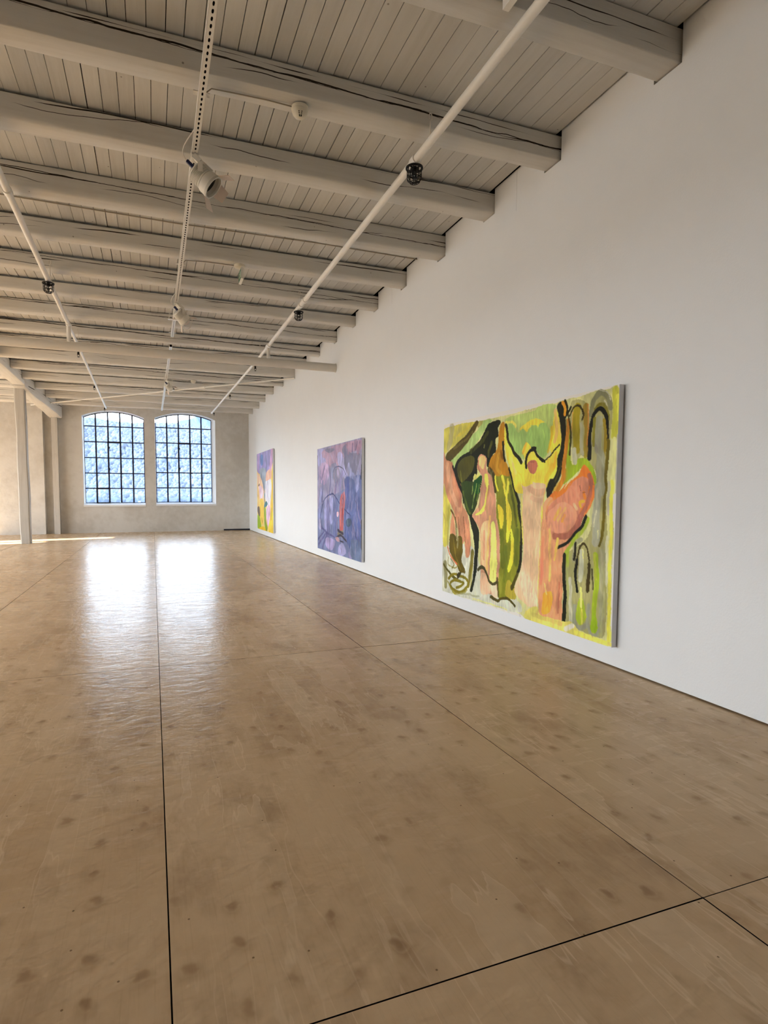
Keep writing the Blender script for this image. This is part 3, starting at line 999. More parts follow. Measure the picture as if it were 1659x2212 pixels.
def track(name, y0, y1, label):
    root = empty(name, (0.335, (y0 + y1) / 2, TZ))
    tag(root, label, 'rail', 'perforated lamp rails', 'thing')
    xf = lambda y: 0.335 - (0.004 * max(0, y - 10))
    pitch, sw, sl, wd = 0.050, 0.0064, 0.0165, 0.0205
    n = int((y1 - y0) / pitch)
    v, f = [], []
    for i in range(n):
        yc = y0 + (i + 0.5) * pitch
        xc = xf(yc)
        o_ = [(-wd, -pitch / 2), (0, -pitch / 2), (wd, -pitch / 2), (wd, 0), (wd, pitch / 2), (0, pitch / 2), (-wd, pitch / 2), (-wd, 0)]
        h_ = [(-sw * 0.7, -sl * 0.8), (0, -sl), (sw * 0.7, -sl * 0.8), (sw, 0), (sw * 0.7, sl * 0.8), (0, sl), (-sw * 0.7, sl * 0.8), (-sw, 0)]
        b = len(v)
        v += [(xc + a, yc + c, TZ - 0.0205) for a, c in o_] + [(xc + a, yc + c, TZ - 0.0205) for a, c in h_] + [(xc + a, yc + c, TZ - 0.0185) for a, c in h_]
        for k in range(8):
            k2 = (k + 1) % 8
            f += [(b + k, b + 8 + k, b + 8 + k2, b + k2), (b + 8 + k, b + 16 + k, b + 16 + k2, b + 8 + k2)]
    g = G()
    g.add(v, f)
    sides = G()
    ya, yb2 = y0, y0 + n * pitch
    for s in (-1, 1):
        xs_, xe_ = xf(ya) + s * wd, xf(yb2) + s * wd
        g.hexa([(xs_ - 0.001, ya, TZ - 0.0205), (xs_ + 0.001, ya, TZ - 0.0205), (xe_ + 0.001, yb2, TZ - 0.0205), (xe_ - 0.001, yb2, TZ - 0.0205),
                (xs_ - 0.001, ya, TZ + 0.0205), (xs_ + 0.001, ya, TZ + 0.0205), (xe_ + 0.001, yb2, TZ + 0.0205), (xe_ - 0.001, yb2, TZ + 0.0205)])
    add_part(root, g, 'channel', 'white_metal', smooth=False)
    xs_, xe_ = xf(ya), xf(yb2)
    add_part(root, G().hexa([(xs_ - 0.019, ya, TZ - 0.008), (xs_ + 0.019, ya, TZ - 0.008), (xe_ + 0.019, yb2, TZ - 0.008), (xe_ - 0.019, yb2, TZ - 0.008),
                             (xs_ - 0.019, ya, TZ + 0.019), (xs_ + 0.019, ya, TZ + 0.019), (xe_ + 0.019, yb2, TZ + 0.019), (xe_ - 0.019, yb2, TZ + 0.019)]), 'channel_shade', 'slot_dark', smooth=False)  # near-black fill painted in for the shade inside the channel
    for k, (by, bz) in enumerate(BEAMS):
        if y0 < by + 0.08 < y1 and k % 3 == 1:
            yc, xc = by + 0.08, xf(by + 0.08)
            hg = G().box(xc - 0.05, xc + 0.05, yc - 0.02, yc + 0.02, TZ + 0.0205, TZ + 0.0255)
            hg.tube([(xc, yc, TZ + 0.02), (xc, yc, bz + 0.004)], 0.006, 8)
            add_part(root, hg, 'hanger', 'white_metal', smooth=False)
    if y0 < 8.9 < y1:
        yc, xc = 8.72, xf(8.72)
        hg = G().box(xc - 0.085, xc + 0.085, yc - 0.025, yc + 0.025, TZ - 0.030, TZ - 0.0215)
        hg.tube([(xc - 0.075, yc, TZ - 0.026), (xc - 0.05, yc, 3.785)], 0.004, 6).tube([(xc + 0.075, yc, TZ - 0.026), (xc + 0.05, yc, 3.785)], 0.004, 6)
        add_part(root, hg, 'hanger', 'white_metal', smooth=False)
    return root


track('lamp_rail', 1.6, 9.72, 'white perforated steel rail under the beams carrying two spotlights, nearer one')
track('lamp_rail', 10.35, 18.36, 'white perforated steel rail under the beams beyond the thick duct')


def frame_to(direction, roll_up=Vector((0, 0, 1))):
    d = Vector(direction).normalized()
    x = roll_up.cross(d).normalized()
    y = d.cross(x)
    return Matrix((x, y, d)).transposed().to_4x4()


def spotlight(y, aim, label, size=1.0):
    xc = 0.335 - (0.004 * max(0, y - 10))
    hang = Vector((xc, y, TZ - 0.0205))
    d = (Vector(aim) - hang).normalized()
    piv = hang + Vector((0.06 * d.x, 0.06 * d.y, -0.135)) * size
    root = empty('spotlight', hang)
    tag(root, label, 'spotlight', 'spotlights on the rail', 'thing')
    mt = Matrix.Translation(piv - hang) @ frame_to(d) @ Matrix.Scale(size, 4)
    # barrel: ribbed rear housing and front collar
    prof = [(0.0, -0.060), (0.050, -0.060), (0.060, -0.053)]
    z = -0.048
    while z < 0.012:
        prof += [(0.063, z), (0.063, z + 0.0035), (0.0585, z + 0.0045), (0.0585, z + 0.0065)]
        z += 0.0075
    prof += [(0.064, 0.016), (0.064, 0.022), (0.061, 0.024), (0.069, 0.030), (0.072, 0.075), (0.072, 0.082), (0.063, 0.082), (0.060, 0.050)]
    barrel = G().lathe(prof, 28, mt).obj('barrel', 'lamp_white', root)
    shade_auto(barrel, 25)
    G().lathe([(0.0, 0.046), (0.040, 0.049), (0.0605, 0.052)], 24, mt).obj('lens', 'lamp_lens', root)
    ring = G().lathe([(0.060, 0.076), (0.075, 0.076), (0.075, 0.090), (0.066, 0.090), (0.060, 0.076)], 28, mt)
    shade_auto(ring.obj('front_ring', 'lamp_ring', root), 30)
    # barn doors hinged on the ring
    vloc = mt.to_3x3().inverted() @ (Vector((0, 0, 1.2)) - hang)
    a_view = math.atan2(vloc.y, vloc.x)          # the leaf on the room side is folded away
    for k in range(3):
        a = a_view + math.pi / 2 * (k + 1)
        e1 = Vector((math.cos(a), math.sin(a), 0))
        e2 = Vector((-math.sin(a), math.cos(a), 0))
        out = (e1 * 0.62 + Vector((0, 0, 0.78))).normalized()
        p0 = e1 * 0.072 + Vector((0, 0, 0.088))
        nrm = out.cross(e2) * 0.0012
        w0, w1, ln = (0.044, 0.056, 0.072) if k % 2 == 0 else (0.045, 0.035, 0.062)
        quad = [p0 - e2 * w0, p0 + e2 * w0, p0 + out * ln + e2 * w1, p0 + out * ln - e2 * w1]
        vv = [mt @ (q - nrm) for q in quad] + [mt @ (q + nrm) for q in quad]
        dm = G().hexa(vv).obj('barn_door', 'door_leaf', root)
        hb = G().tube([mt @ (p0 - e2 * 0.022), mt @ (p0 + e2 * 0.022)], 0.004 * size, 6)
        hb.obj('hinge', 'lamp_ring', dm)
    # yoke from rail clamp to the barrel sides
    side = (mt.to_3x3() @ Vector((1, 0, 0))).normalized()
    pl = piv - hang
    topc = Vector((0, 0, -0.012))
    yk = G()
    for s in (-1, 1):
        path = [topc, topc + side * s * 0.045 * size + Vector((0, 0, -0.018)), pl + side * s * 0.072 * size + Vector((0, 0, 0.06 * size)), pl + side * s * 0.072 * size]
        for p, q in zip(path[:-1], path[1:]):
            wv = side.cross((q - p).normalized()).normalized() * 0.015 * size
            tv = (q - p).normalized().cross(wv).normalized() * 0.002
            yk.hexa([p - wv - tv, p + wv - tv, p + wv + tv, p - wv + tv, q - wv - tv, q + wv - tv, q + wv + tv, q - wv + tv])
    yk.obj('yoke', 'lamp_white', root)
    G().box(-0.026, 0.026, -0.03, 0.03, -0.014, 0.026).obj('rail_clamp', 'lamp_white', root)
    # driver arm on the upper side of the barrel
    up_ = (mt.to_3x3() @ Vector((0, 1, 0))).normalized()
    arm = G()
    a0, a1 = Vector((0, 0, -0.02)), pl + up_ * 0.062 * size + d * 0.03 * size
    mid = (a0 + a1) / 2 + Vector((0.01, 0, -0.004))
    wv = side * 0.026 * size
    tv = (a1 - a0).normalized().cross(side).normalized() * 0.010
    for p, q in ((a0, mid), (mid, a1)):
        arm.hexa([p - wv - tv, p + wv - tv, p + wv + tv, p - wv + tv, q - wv - tv, q + wv - tv, q + wv + tv, q - wv + tv])
    arm.obj('support_arm', 'lamp_white', root)
    # dark blue plug on the back and its cable
    pb = pl - d * 0.066 * size + side * -0.03 * size
    ax = (-d * 0.5 + Vector((-0.6, 0, 0.55))).normalized()
    G().tube([pb, pb + ax * 0.05 * size], 0.014, 8).obj('plug', 'blue_plug', root)
    tip = pb + ax * 0.05 * size
    cpts = []
    p1, p2, p3 = tip + Vector((-0.06, -0.02, 0.04)), Vector((-0.075, -0.12, 0.0)), Vector((-0.018, -0.22, 0.045))
    for i in range(13):
        t = i / 12
        cpts.append(tip * (1 - t) ** 3 + p1 * 3 * t * (1 - t) ** 2 + p2 * 3 * t * t * (1 - t) + p3 * t ** 3)
    shade_auto(G().tube(cpts, 0.0042, 7).obj('power_cable', 'cable_white', root))
    return root


spotlight(4.50, (2.9, 3.80, 1.3), 'large white spotlight with open barn doors and dark lens, nearest on the rail', 1.16)
spotlight(7.95, (2.9, 9.2, 1.3), 'middle white spotlight on the rail, seen from behind, blue plug', 1.12)
spotlight(13.3, (2.9, 15.6, 1.3), 'farthest small white spotlight on the rail beyond the thick duct')


# ---------------------------------------------------------------- detectors, exit sign, cables
def detector(loc, r, label, slots=True):
    root = empty('smoke_detector', loc)
    tag(root, label, 'detector', 'round ceiling detectors', 'thing')
    shade_auto(G().lathe([(0, 0.002), (r * 1.03, 0.002), (r * 1.03, -0.012), (r * 0.98, -0.016), (0, -0.016)], 28).obj('mounting_base', 'detector_plastic', root))
    shade_auto(G().lathe([(r * 0.97, -0.014), (r * 0.95, -0.028), (r * 0.86, -0.044), (r * 0.66, -0.058), (r * 0.35, -0.066), (0, -0.068)], 28).obj('dome', 'detector_plastic', root))
    if slots:
        sg = G()
        for k in range(2):
            a = -1.95 + 0.42 * k
            for (ph, ln) in ((0.55, 0.005), (0.75, 0.005), (0.98, 0.010)):
                rr, zz = r * 0.965 * math.cos(ph * 0.95), -0.018 - 0.049 * math.sin(ph)
                c_, s_ = rr * math.cos(a), rr * math.sin(a)
                tx, ty = -math.sin(a) * 0.0028, math.cos(a) * 0.0028
                dx, dy, dz = math.cos(a) * -ln * 0.7, math.sin(a) * -ln * 0.7, -ln
                q = [(c_ - tx, s_ - ty, zz), (c_ + tx, s_ + ty, zz), (c_ + tx + dx, s_ + ty + dy, zz + dz), (c_ - tx + dx, s_ - ty + dy, zz + dz)]
                nx, ny = math.cos(a) * 0.0022, math.sin(a) * 0.0022
                sg.hexa([(x - nx, y - ny, z + 0.001) for x, y, z in q] + [(x + nx, y + ny, z - 0.0015) for x, y, z in q])
        sg.obj('slot', 'slot_dark', root)
    return root


detector((0.965, 3.905, 3.742), 0.055, 'cream dome smoke detector on the split beam beside the nearest rail')
detector((0.92, 13.88, 3.756), 0.060, 'small far cream dome detector beyond the duct by the farthest spotlight', False)

g = G().box(0.44, 0.54, 14.72, 14.80, 3.66, 3.70)
o = g.obj('junction_box', 'white_metal')
root = empty('junction_box', (0.49, 14.76, 3.68))
bpy.data.objects.remove(o)
tag(root, 'tiny white and dark box hanging beside the farthest spotlight', 'box', None, 'thing')
add_part(root, G().box(0.44, 0.54, 14.72, 14.80, 3.645, 3.672), 'housing', 'white_metal', smooth=False)
add_part(root, G().box(0.445, 0.535, 14.717, 14.803, 3.672, 3.695), 'cover', 'slot_dark', smooth=False)
add_part(root, G().tube([(0.49, 14.76, 3.69), (0.49, 14.76, 3.93)], 0.006, 8), 'rod', 'white_metal')

# exit sign, hung from a round canopy
SX, SY, SZ = 0.965, 6.745, 3.748
root = empty('exit_sign', (SX, SY, SZ))
tag(root, 'small green exit sign with running figure, hanging from a round canopy', 'sign', None, 'thing')
shade_auto(G().lathe([(0, 0.006), (0.062, 0.006), (0.062, -0.010), (0.055, -0.024), (0.030, -0.034), (0, -0.036)], 28).obj('canopy', 'detector_plastic', root))
ya, yb2, za, zb2 = -0.105, 0.095, -0.175, -0.052
G().box(0.002, 0.030, ya, yb2, za, zb2).box(0.006, 0.026, -0.03, 0.03, -0.056, -0.030).obj('sign_housing', 'white_metal', root)
G().box(0.000, 0.0024, ya + 0.010, yb2 - 0.008, za + 0.010, zb2 - 0.008).obj('sign_panel', 'sign_green', root)
pg = G()


def glyph(poly):
    """flat pictogram piece on the panel; poly of (y, z) seen from the room side"""
    n = len(poly)
    pg.add([(-0.0006, y, z) for y, z in poly] + [(0.0004, y, z) for y, z in poly], [tuple(range(n)), tuple(range(2 * n - 1, n - 1, -1))] + [(i, (i + 1) % n, (i + 1) % n + n, i + n) for i in range(n)])


glyph([(-0.075, -0.150), (-0.040, -0.150), (-0.040, -0.085), (-0.075, -0.085)])      # door
hd = [(0.004 + 0.0075 * math.cos(2 * math.pi * i / 10), -0.083 + 0.0075 * math.sin(2 * math.pi * i / 10)) for i in range(10)]
glyph(hd)
glyph([(0.000, -0.092), (0.014, -0.094), (0.016, -0.118), (0.004, -0.120)])          # trunk
glyph([(0.012, -0.118), (0.018, -0.114), (0.034, -0.138), (0.028, -0.143)])          # rear leg
glyph([(0.004, -0.118), (0.011, -0.121), (0.000, -0.136), (-0.008, -0.150), (-0.014, -0.146), (-0.006, -0.132)])
glyph([(0.000, -0.093), (0.002, -0.100), (-0.020, -0.110), (-0.022, -0.104)])        # forward arm
glyph([(0.013, -0.094), (0.017, -0.100), (0.033, -0.094), (0.031, -0.088)])
glyph([(0.050, -0.120), (0.080, -0.120), (0.080, -0.112), (0.050, -0.112)])          # arrow
glyph([(0.044, -0.116), (0.058, -0.130), (0.058, -0.102)])
pg.obj('pictogram', 'sign_white', root)


def cable(pts, r, mat, label):
    c = sum((Vector(p) for p in pts), Vector()) / len(pts)
    o = G().tube([Vector(p) - c for p in pts], r, 7).obj('cable', mat, loc=c)
    shade_auto(o)
    return tag(o, label, 'cable', None, 'thing')


cable([(0.35, 3.93, 3.70), (0.40, 3.92, 3.742), (0.55, 3.915, 3.744), (0.75, 3.91, 3.746), (0.92, 3.905, 3.738)], 0.0042, 'cable_grey', 'thin grey cable from the rail along the split beam to the detector')
cable([(0.345, 6.80, 3.69), (0.39, 6.79, 3.742), (0.6, 6.765, 3.745), (0.91, 6.75, 3.741)], 0.0048, 'cable_grey', 'thin grey cable from the rail to the exit sign canopy')
cable([(0.32, 13.9, 3.69), (0.36, 13.89, 3.755), (0.6, 13.885, 3.757), (0.87, 13.88, 3.752)], 0.006, 'cable_grey', 'short cable from the far rail to the small far dome detector')
cable([(-2.6, 6.30, 3.934), (-1.2, 6.33, 3.938), (0.3, 6.36, 3.934), (1.7, 6.31, 3.936), (2.96, 6.33, 3.936)], 0.006, 'cable_grey', 'long dark cable stapled to the boards, running to the white wall')
cable([(0.36, 8.80, 3.69), (0.42, 8.83, 3.60), (0.50, 8.90, 3.55), (0.56, 8.95, 3.60), (0.60, 8.98, 3.75)], 0.004, 'cable_white', 'loose white wire loop dangling beside the rail in front of the duct')

# ---------------------------------------------------------------- paintings: brush strokes (fills and lines) in thousandths of the canvas
PAINT_LARGE = [
 ["f",[206,205,150],1.0,[-3,55,15,20,265,21,454,22,632,18,743,14,811,14,905,7,953,8,998,14,1004,189,1008,398,989,365,996,631,990,841,987,1000,816,1000,622,1005,548,983,260,996,0,1000,1,826,1,530,-2,397,-6,176]],
 ["f",[202,204,194],1.0,[0,1000,-1,863,1,715,248,703,316,809,430,915,545,918,566,981,260,996]],
 ["f",[208,200,96],1.0,[-3,55,15,20,261,21,239,55,174,98,48,151,-1,165]],
 ["s",[176,170,132],0.8,[110,75],[69,32,61,92,42,136]],
 ["s",[225,205,80],0.7,[35,28],[219,32,163,65,113,80]],
 ["s",[186,176,110],0.6,[63,32],[142,35,98,89]],
 ["f",[166,193,122],1.0,[310,26,378,29,354,52,304,103,266,142,220,171,144,199,114,221,90,255,59,221,118,186,162,152,204,125,240,89,285,58]],
 ["f",[170,165,96],1.0,[272,24,310,23,308,40,277,57]],
 ["s",[82,70,26],1.0,[54,114],[268,29,217,86,146,136,42,196]],
 ["s",[120,108,55],0.7,[19,29],[240,72,184,109,90,148]],
 ["f",[26,30,12],1.0,[399,37,427,40,434,54,424,69,418,80,422,118,401,134,405,194,385,208,363,267,346,263,340,220,317,202,291,207,279,229,278,298,255,318,238,364,254,401,306,352,295,401,275,477,240,529,212,527,174,435,141,369,157,398,125,345,96,273,105,238,129,208,168,187,225,171,279,137,313,101,346,54,370,42]],
 ["f",[84,82,28],0.85,[145,220,212,199,255,219,244,280,194,329,150,342,119,274]],
 ["s",[58,60,20],0.9,[54,42],[226,178,297,142,347,96]],
 ["s",[120,120,40],0.7,[30,22],[148,286,160,346,187,398]],
 ["s",[96,96,34],0.8,[38,29],[375,147,359,184,356,212]],
 ["s",[150,150,80],0.6,[16,16],[326,151,324,167]],
 ["f",[46,66,24],0.9,[150,348,301,352,291,417,262,491,231,529,201,510,163,418]],
 ["s",[92,112,38],0.8,[33,32],[172,401,205,486,228,526]],
 ["f",[28,82,32],1.0,[256,338,278,322,309,316,316,333,299,401,254,401]],
 ["s",[150,178,92],0.9,[15,15],[275,358,255,434,243,491]],
 ["s",[150,178,92],0.9,[14,14],[243,370,242,411]],
 ["s",[130,160,70],0.8,[12,13],[295,361,278,444]],
 ["f",[220,222,128],1.0,[250,317,264,300,275,313,287,298,298,312,278,328,258,335]],
 ["f",[204,196,88],1.0,[-3,368,17,382,71,501,57,549,45,637,40,714,4,718,-3,604]],
 ["s",[178,170,80],0.9,[39,40],[53,520,45,630,46,709]],
 ["s",[238,222,110],0.8,[30,31],[5,419,8,552,7,662]],
 ["f",[203,142,112],1.0,[2,158,23,204,62,221,85,262,119,327,152,401,142,362,148,401,161,453,173,480,204,517,224,587,235,654,231,739,212,767,197,754,189,679,175,695,165,682,158,651,139,657,132,615,115,560,92,511,62,466,27,412,7,346,3,379,-5,268]],
 ["s",[222,172,142],0.8,[86,68],[30,244,63,361,69,390,136,495]],
 ["s",[170,104,82],0.8,[31,29],[70,229,105,313,145,401]],
 ["s",[172,110,90],0.8,[49,62],[143,362,151,418,140,471]],
 ["s",[226,150,120],0.9,[47,35],[194,569,217,656,216,741]],
 ["s",[120,72,48],0.9,[12,12],[133,545,148,649]],
 ["s",[120,72,48],0.9,[12,12],[176,542,186,617,194,685]],
 ["s",[110,66,40],0.9,[15,15],[108,546,123,665]],
 ["f",[224,156,122],1.0,[81,522,94,536,111,631,108,658,70,654,67,599]],
 ["s",[96,60,30],0.9,[28,16],[74,508,103,546,121,602]],
 ["s",[24,24,14],1.0,[30,22],[82,251,119,327,157,401]],
 ["s",[24,24,14],1.0,[26,16],[138,348,162,401,175,463]],
 ["f",[98,84,22],1.0,[65,657,112,649,124,686,134,654,164,658,174,729,167,793,191,837,192,861,147,852,130,823,92,786,63,744]],
 ["s",[128,112,36],0.8,[22,21],[92,668,112,755,156,836]],
 ["s",[176,170,140],0.6,[24,25],[134,664,128,721]],
 ["s",[112,106,62],0.8,[84,56],[23,833,32,894,29,964]],
 ["s",[84,78,26],1.0,[28,26],[12,835,47,864,94,897,134,905]],
 ["s",[104,94,26],0.9,[61,45],[249,730,241,822,219,921]],
 ["s",[150,140,50],0.7,[22,23],[258,735,249,854,238,924]],
 ["s",[124,114,30],1.0,[31,30],[55,915,107,880,198,884,219,921,162,971,95,968,72,937,124,909,185,918,126,955]],
 ["s",[140,130,44],0.9,[21,19],[50,934,101,985,172,976,211,950]],
 ["s",[130,118,40],0.8,[15,14],[55,788,51,829,105,841,145,817]],
 ["s",[110,98,36],0.8,[18,18],[76,796,104,820,84,849]],
 ["f",[58,50,20],1.0,[133,897,127,877,149,855,163,862,144,895]],
 ["s",[206,116,76],1.0,[20,19],[46,724,70,775,130,814]],
 ["f",[26,29,14],1.0,[222,533,250,531,289,592,301,647,294,714,286,814,273,870,253,949,233,945,255,873,262,802,267,717,254,628,233,580]],
 ["f",[202,147,122],1.0,[287,210,304,201,330,207,344,230,342,269,355,295,382,322,400,360,403,401,411,432,415,504,433,571,441,664,442,819,431,936,381,932,317,940,312,810,311,679,296,595,260,551,243,532,284,483,300,434,306,352,303,381,318,333,295,296,279,275,281,233]],
 ["f",[226,196,134],1.0,[291,217,317,207,335,223,332,252,321,284,298,266,288,243]],
 ["s",[150,84,58],0.9,[15,15],[281,233,285,266,297,293]],
 ["f",[234,222,104],1.0,[331,310,353,308,363,366,363,353,360,417,346,481,326,510,282,527,271,521,312,495,336,449,346,385,340,366]],
 ["s",[176,112,92],0.7,[30,30],[363,372,353,449,342,491]],
 ["f",[230,188,146],1.0,[315,577,374,550,372,640,372,784,361,834,322,792,311,679]],
 ["s",[242,196,112],0.8,[34,35],[374,531,365,641,357,802]],
 ["s",[206,140,118],0.8,[32,32],[334,611,336,757]],
 ["s",[206,140,118],0.9,[27,27],[376,595,374,703,373,831]],
 ["f",[236,236,130],1.0,[384,569,408,561,420,635,425,759,424,841,412,864,387,868,377,831,381,703]],
 ["s",[200,190,90],0.8,[12,12],[403,807,405,844]],
 ["f",[232,190,160],0.9,[315,836,361,840,387,873,381,929,317,940]],
 ["f",[236,206,180],0.9,[388,889,424,866,431,939,399,947]],
 ["s",[72,68,38],1.0,[35,25],[294,819,316,804,338,805,361,840,379,869,404,877,428,859]],
 ["f",[128,132,38],1.0,[397,303,445,299,495,292,536,401,557,468,568,561,580,619,575,736,555,798,532,862,541,905,509,929,451,942,434,914,444,756,438,602,414,510,416,432,404,354]],
 ["f",[182,128,28],1.0,[443,53,459,58,457,107,467,154,456,183,468,245,497,308,485,325,446,312,431,323,402,316,389,294,358,276,374,223,405,194,420,149,422,112,432,67]],
 ["s",[206,160,60],0.6,[39,38],[422,211,412,273,438,305]],
 ["s",[120,78,16],0.7,[27,27],[437,197,451,232]],
 ["s",[40,36,14],1.0,[32,31],[450,158,455,198,467,245]],
 ["s",[58,50,20],0.9,[57,37],[364,286,394,322,409,398]],
 ["f",[238,214,64],1.0,[424,466,457,484,463,539,450,592,435,540]],
 ["f",[238,218,66],1.0,[486,446,511,500,509,566,497,636,482,647,483,568,478,483]],
 ["f",[238,222,70],1.0,[508,578,535,647,529,728,505,797,494,773,512,686]],
 ["s",[240,222,74],1.0,[32,32],[488,355,480,416,489,482]],
 ["s",[240,222,74],1.0,[23,22],[406,323,412,360,427,394]],
 ["s",[232,206,70],1.0,[37,23],[450,324,464,367,460,373,473,416]],
 ["s",[234,214,80],0.9,[23,23],[484,337,488,401]],
 ["s",[94,104,28],0.8,[68,68],[453,601,464,769]],
 ["s",[94,106,30],0.8,[62,62],[544,593,539,748]],
 ["s",[96,112,34],0.7,[43,44],[480,675,484,781,475,843]],
 ["s",[70,76,20],0.8,[35,34],[502,374,528,475,542,563]],
 ["s",[150,150,60],0.7,[29,29],[446,818,454,909]],
 ["f",[178,162,62],0.95,[498,839,539,860,545,918,509,923,481,903]],
 ["s",[70,62,24],0.9,[24,24],[431,839,437,929]],
 ["s",[80,72,26],1.0,[33,22],[390,945,436,955,455,940,501,927,524,941,544,958]],
 ["s",[32,32,13],1.0,[31,33],[493,289,512,338,536,401]],
 ["s",[32,32,13],1.0,[37,36],[518,362,540,415,556,456]],
 ["s",[34,34,14],1.0,[37,37],[554,468,562,521,575,570,573,678,565,761,555,789]],
 ["s",[76,70,22],1.0,[37,38],[552,799,533,844,521,871]],
 ["f",[178,197,118],1.0,[466,40,547,33,632,30,651,15,738,21,731,54,729,115,716,167,703,234,685,252,669,243,642,209,612,201,609,212,583,248,566,246,514,207,485,141,475,79]],
 ["f",[227,210,78],1.0,[550,101,591,78,634,68,636,66,684,87,654,107,608,95,635,99,606,115,578,120]],
 ["s",[232,220,110],0.9,[26,25],[467,59,508,63,527,83]],
 ["f",[156,190,108],1.0,[589,138,608,102,643,99,651,115,663,92,695,99,713,154,712,197,700,234,672,243,642,207,611,192]],
 ["f",[158,192,112],1.0,[483,71,509,70,543,118,567,104,586,129,608,184,572,223,529,208,493,142]],
 ["f",[236,216,80],1.0,[461,75,486,144,514,213,560,266,584,253,568,200,594,171,616,199,602,206,638,206,669,251,695,261,721,236,714,203,724,128,733,54,747,51,761,107,769,160,773,187,760,239,754,305,731,344,702,384,697,387,688,446,683,527,645,364,596,401,538,401,511,326,482,246,459,153]],
 ["s",[226,168,50],0.6,[59,41],[729,290,695,349]],
 ["s",[214,176,40],0.8,[29,29],[720,122,719,176,706,221]],
 ["s",[222,176,128],0.7,[37,37],[737,49,744,131,738,183]],
 ["s",[240,208,110],0.8,[29,29],[757,85,761,154]],
 ["s",[224,160,60],0.6,[31,32],[588,176,572,218]],
 ["s",[232,150,40],0.5,[29,29],[745,232,741,291]],
 ["s",[236,226,140],0.7,[34,33],[500,233,533,309]],
 ["s",[40,38,16],1.0,[37,34],[466,74,479,113,482,143,504,182,522,213,555,248,565,262]],
 ["s",[30,30,14],1.0,[27,25],[592,288,591,251,603,220,623,206,641,205,622,203,637,209,653,236,671,252,689,261]],
 ["s",[30,30,14],1.0,[23,23],[676,257,692,263]],
 ["s",[44,40,18],1.0,[13,12],[689,261,716,243,739,218,763,201]],
 ["f",[186,112,92],1.0,[599,266,614,253,640,254,653,280,646,308,630,319,611,309,600,289]],
 ["s",[158,90,74],0.7,[13,13],[614,261,637,261]],
 ["f",[228,192,158],1.0,[554,354,588,376,628,364,631,356,692,368,697,398,692,394,686,450,681,527,675,657,673,798,668,922,645,943,650,946,581,919,541,890,539,854,566,790,586,691,587,589,576,502,580,430,571,374]],
 ["s",[206,152,126],0.6,[51,49],[611,387,650,405,686,401]],
 ["s",[212,160,138],0.5,[44,42],[626,430,675,440]],
 ["s",[240,222,196],0.6,[155,150],[595,820,635,897]],
 ["s",[216,172,142],0.5,[42,42],[630,537,632,716,633,859]],
 ["s",[240,226,110],0.9,[21,16],[569,415,575,532,585,647]],
 ["s",[236,220,110],0.8,[14,14],[680,464,680,569,673,710,672,886]],
 ["f",[152,176,42],1.0,[800,76,811,140,812,243,822,288,845,266,879,265,902,283,916,320,930,374,931,401,916,401,907,349,891,319,864,303,812,347,785,369,794,307,795,242,797,164]],
 ["f",[166,162,112],1.0,[808,41,823,21,855,29,879,60,884,100,886,81,901,34,929,6,959,22,974,68,977,139,970,232,966,327,964,401,962,365,969,545,970,665,976,934,935,978,850,967,808,953,804,756,801,674,893,583,928,425,917,364,931,398,921,325,884,269,855,254,827,287,820,231,811,140]],
 ["s",[158,182,46],0.9,[51,55],[890,514,850,584,810,640,806,706]],
 ["s",[150,136,32],1.0,[74,74],[837,57,834,143,839,228]],
 ["s",[152,126,46],1.0,[46,45],[870,58,877,149,877,253]],
 ["s",[170,168,140],1.0,[33,32],[856,126,856,209,865,248]],
 ["s",[206,130,60],0.8,[13,13],[878,54,884,125,883,212]],
 ["s",[186,184,160],1.0,[53,40],[827,232,833,278]],
 ["s",[212,150,60],0.7,[9,9],[820,69,815,166]],
 ["s",[60,50,16],1.0,[15,14],[807,82,821,53,840,47,857,63,864,87,860,109]],
 ["s",[132,132,104],1.0,[44,42],[893,92,901,44,930,17,958,39,969,83]],
 ["s",[205,203,190],0.8,[8,8],[925,7,954,19,968,50]],
 ["s",[206,204,190],0.9,[12,12],[944,49,952,63,954,76]],
 ["s",[120,112,30],0.9,[24,23],[910,75,931,60,951,78,964,123]],
 ["s",[22,20,10],1.0,[38,25],[893,265,892,176,899,117,913,87,932,77,949,98,960,136,965,204]],
 ["s",[104,92,22],1.0,[33,25],[965,204,960,303,960,401,959,383,957,501,944,612]],
 ["s",[130,124,40],1.0,[37,37],[911,114,910,214]],
 ["s",[152,152,130],1.0,[66,66],[930,120,925,233]],
 ["s",[152,130,36],1.0,[24,24],[947,122,956,183,948,266]],
 ["s",[150,150,128],1.0,[79,78],[936,261,941,401]],
 ["s",[166,166,148],1.0,[75,76],[933,383,927,493,928,597]],
 ["s",[205,203,180],0.8,[16,17],[927,475,920,537]],
 ["s",[218,214,160],0.8,[11,11],[936,554,935,584]],
 ["s",[192,192,74],1.0,[58,57],[984,18,989,108,989,188]],
 ["s",[216,216,152],1.0,[39,39],[990,202,986,304,987,401]],
 ["s",[232,226,92],1.0,[23,22],[993,36,999,128]],
 ["s",[182,180,172],1.0,[26,26],[1003,189,1000,305,999,401]],
 ["s",[232,226,92],1.0,[30,31],[983,365,985,514,986,722,988,993]],
 ["s",[186,184,172],0.9,[22,22],[971,365,974,485]],
 ["s",[160,160,132],0.9,[52,53],[954,637,956,788,958,940]],
 ["s",[206,205,188],0.8,[22,22],[969,575,973,755]],
 ["s",[160,158,130],1.0,[35,36],[867,598,844,620,836,685]],
 ["s",[70,60,26],1.0,[19,18],[851,676,865,628,879,611,894,629,904,675,905,737]],
 ["s",[36,32,14],1.0,[24,25],[847,613,838,680]],
 ["s",[24,24,12],1.0,[32,25],[851,683,848,748,855,814]],
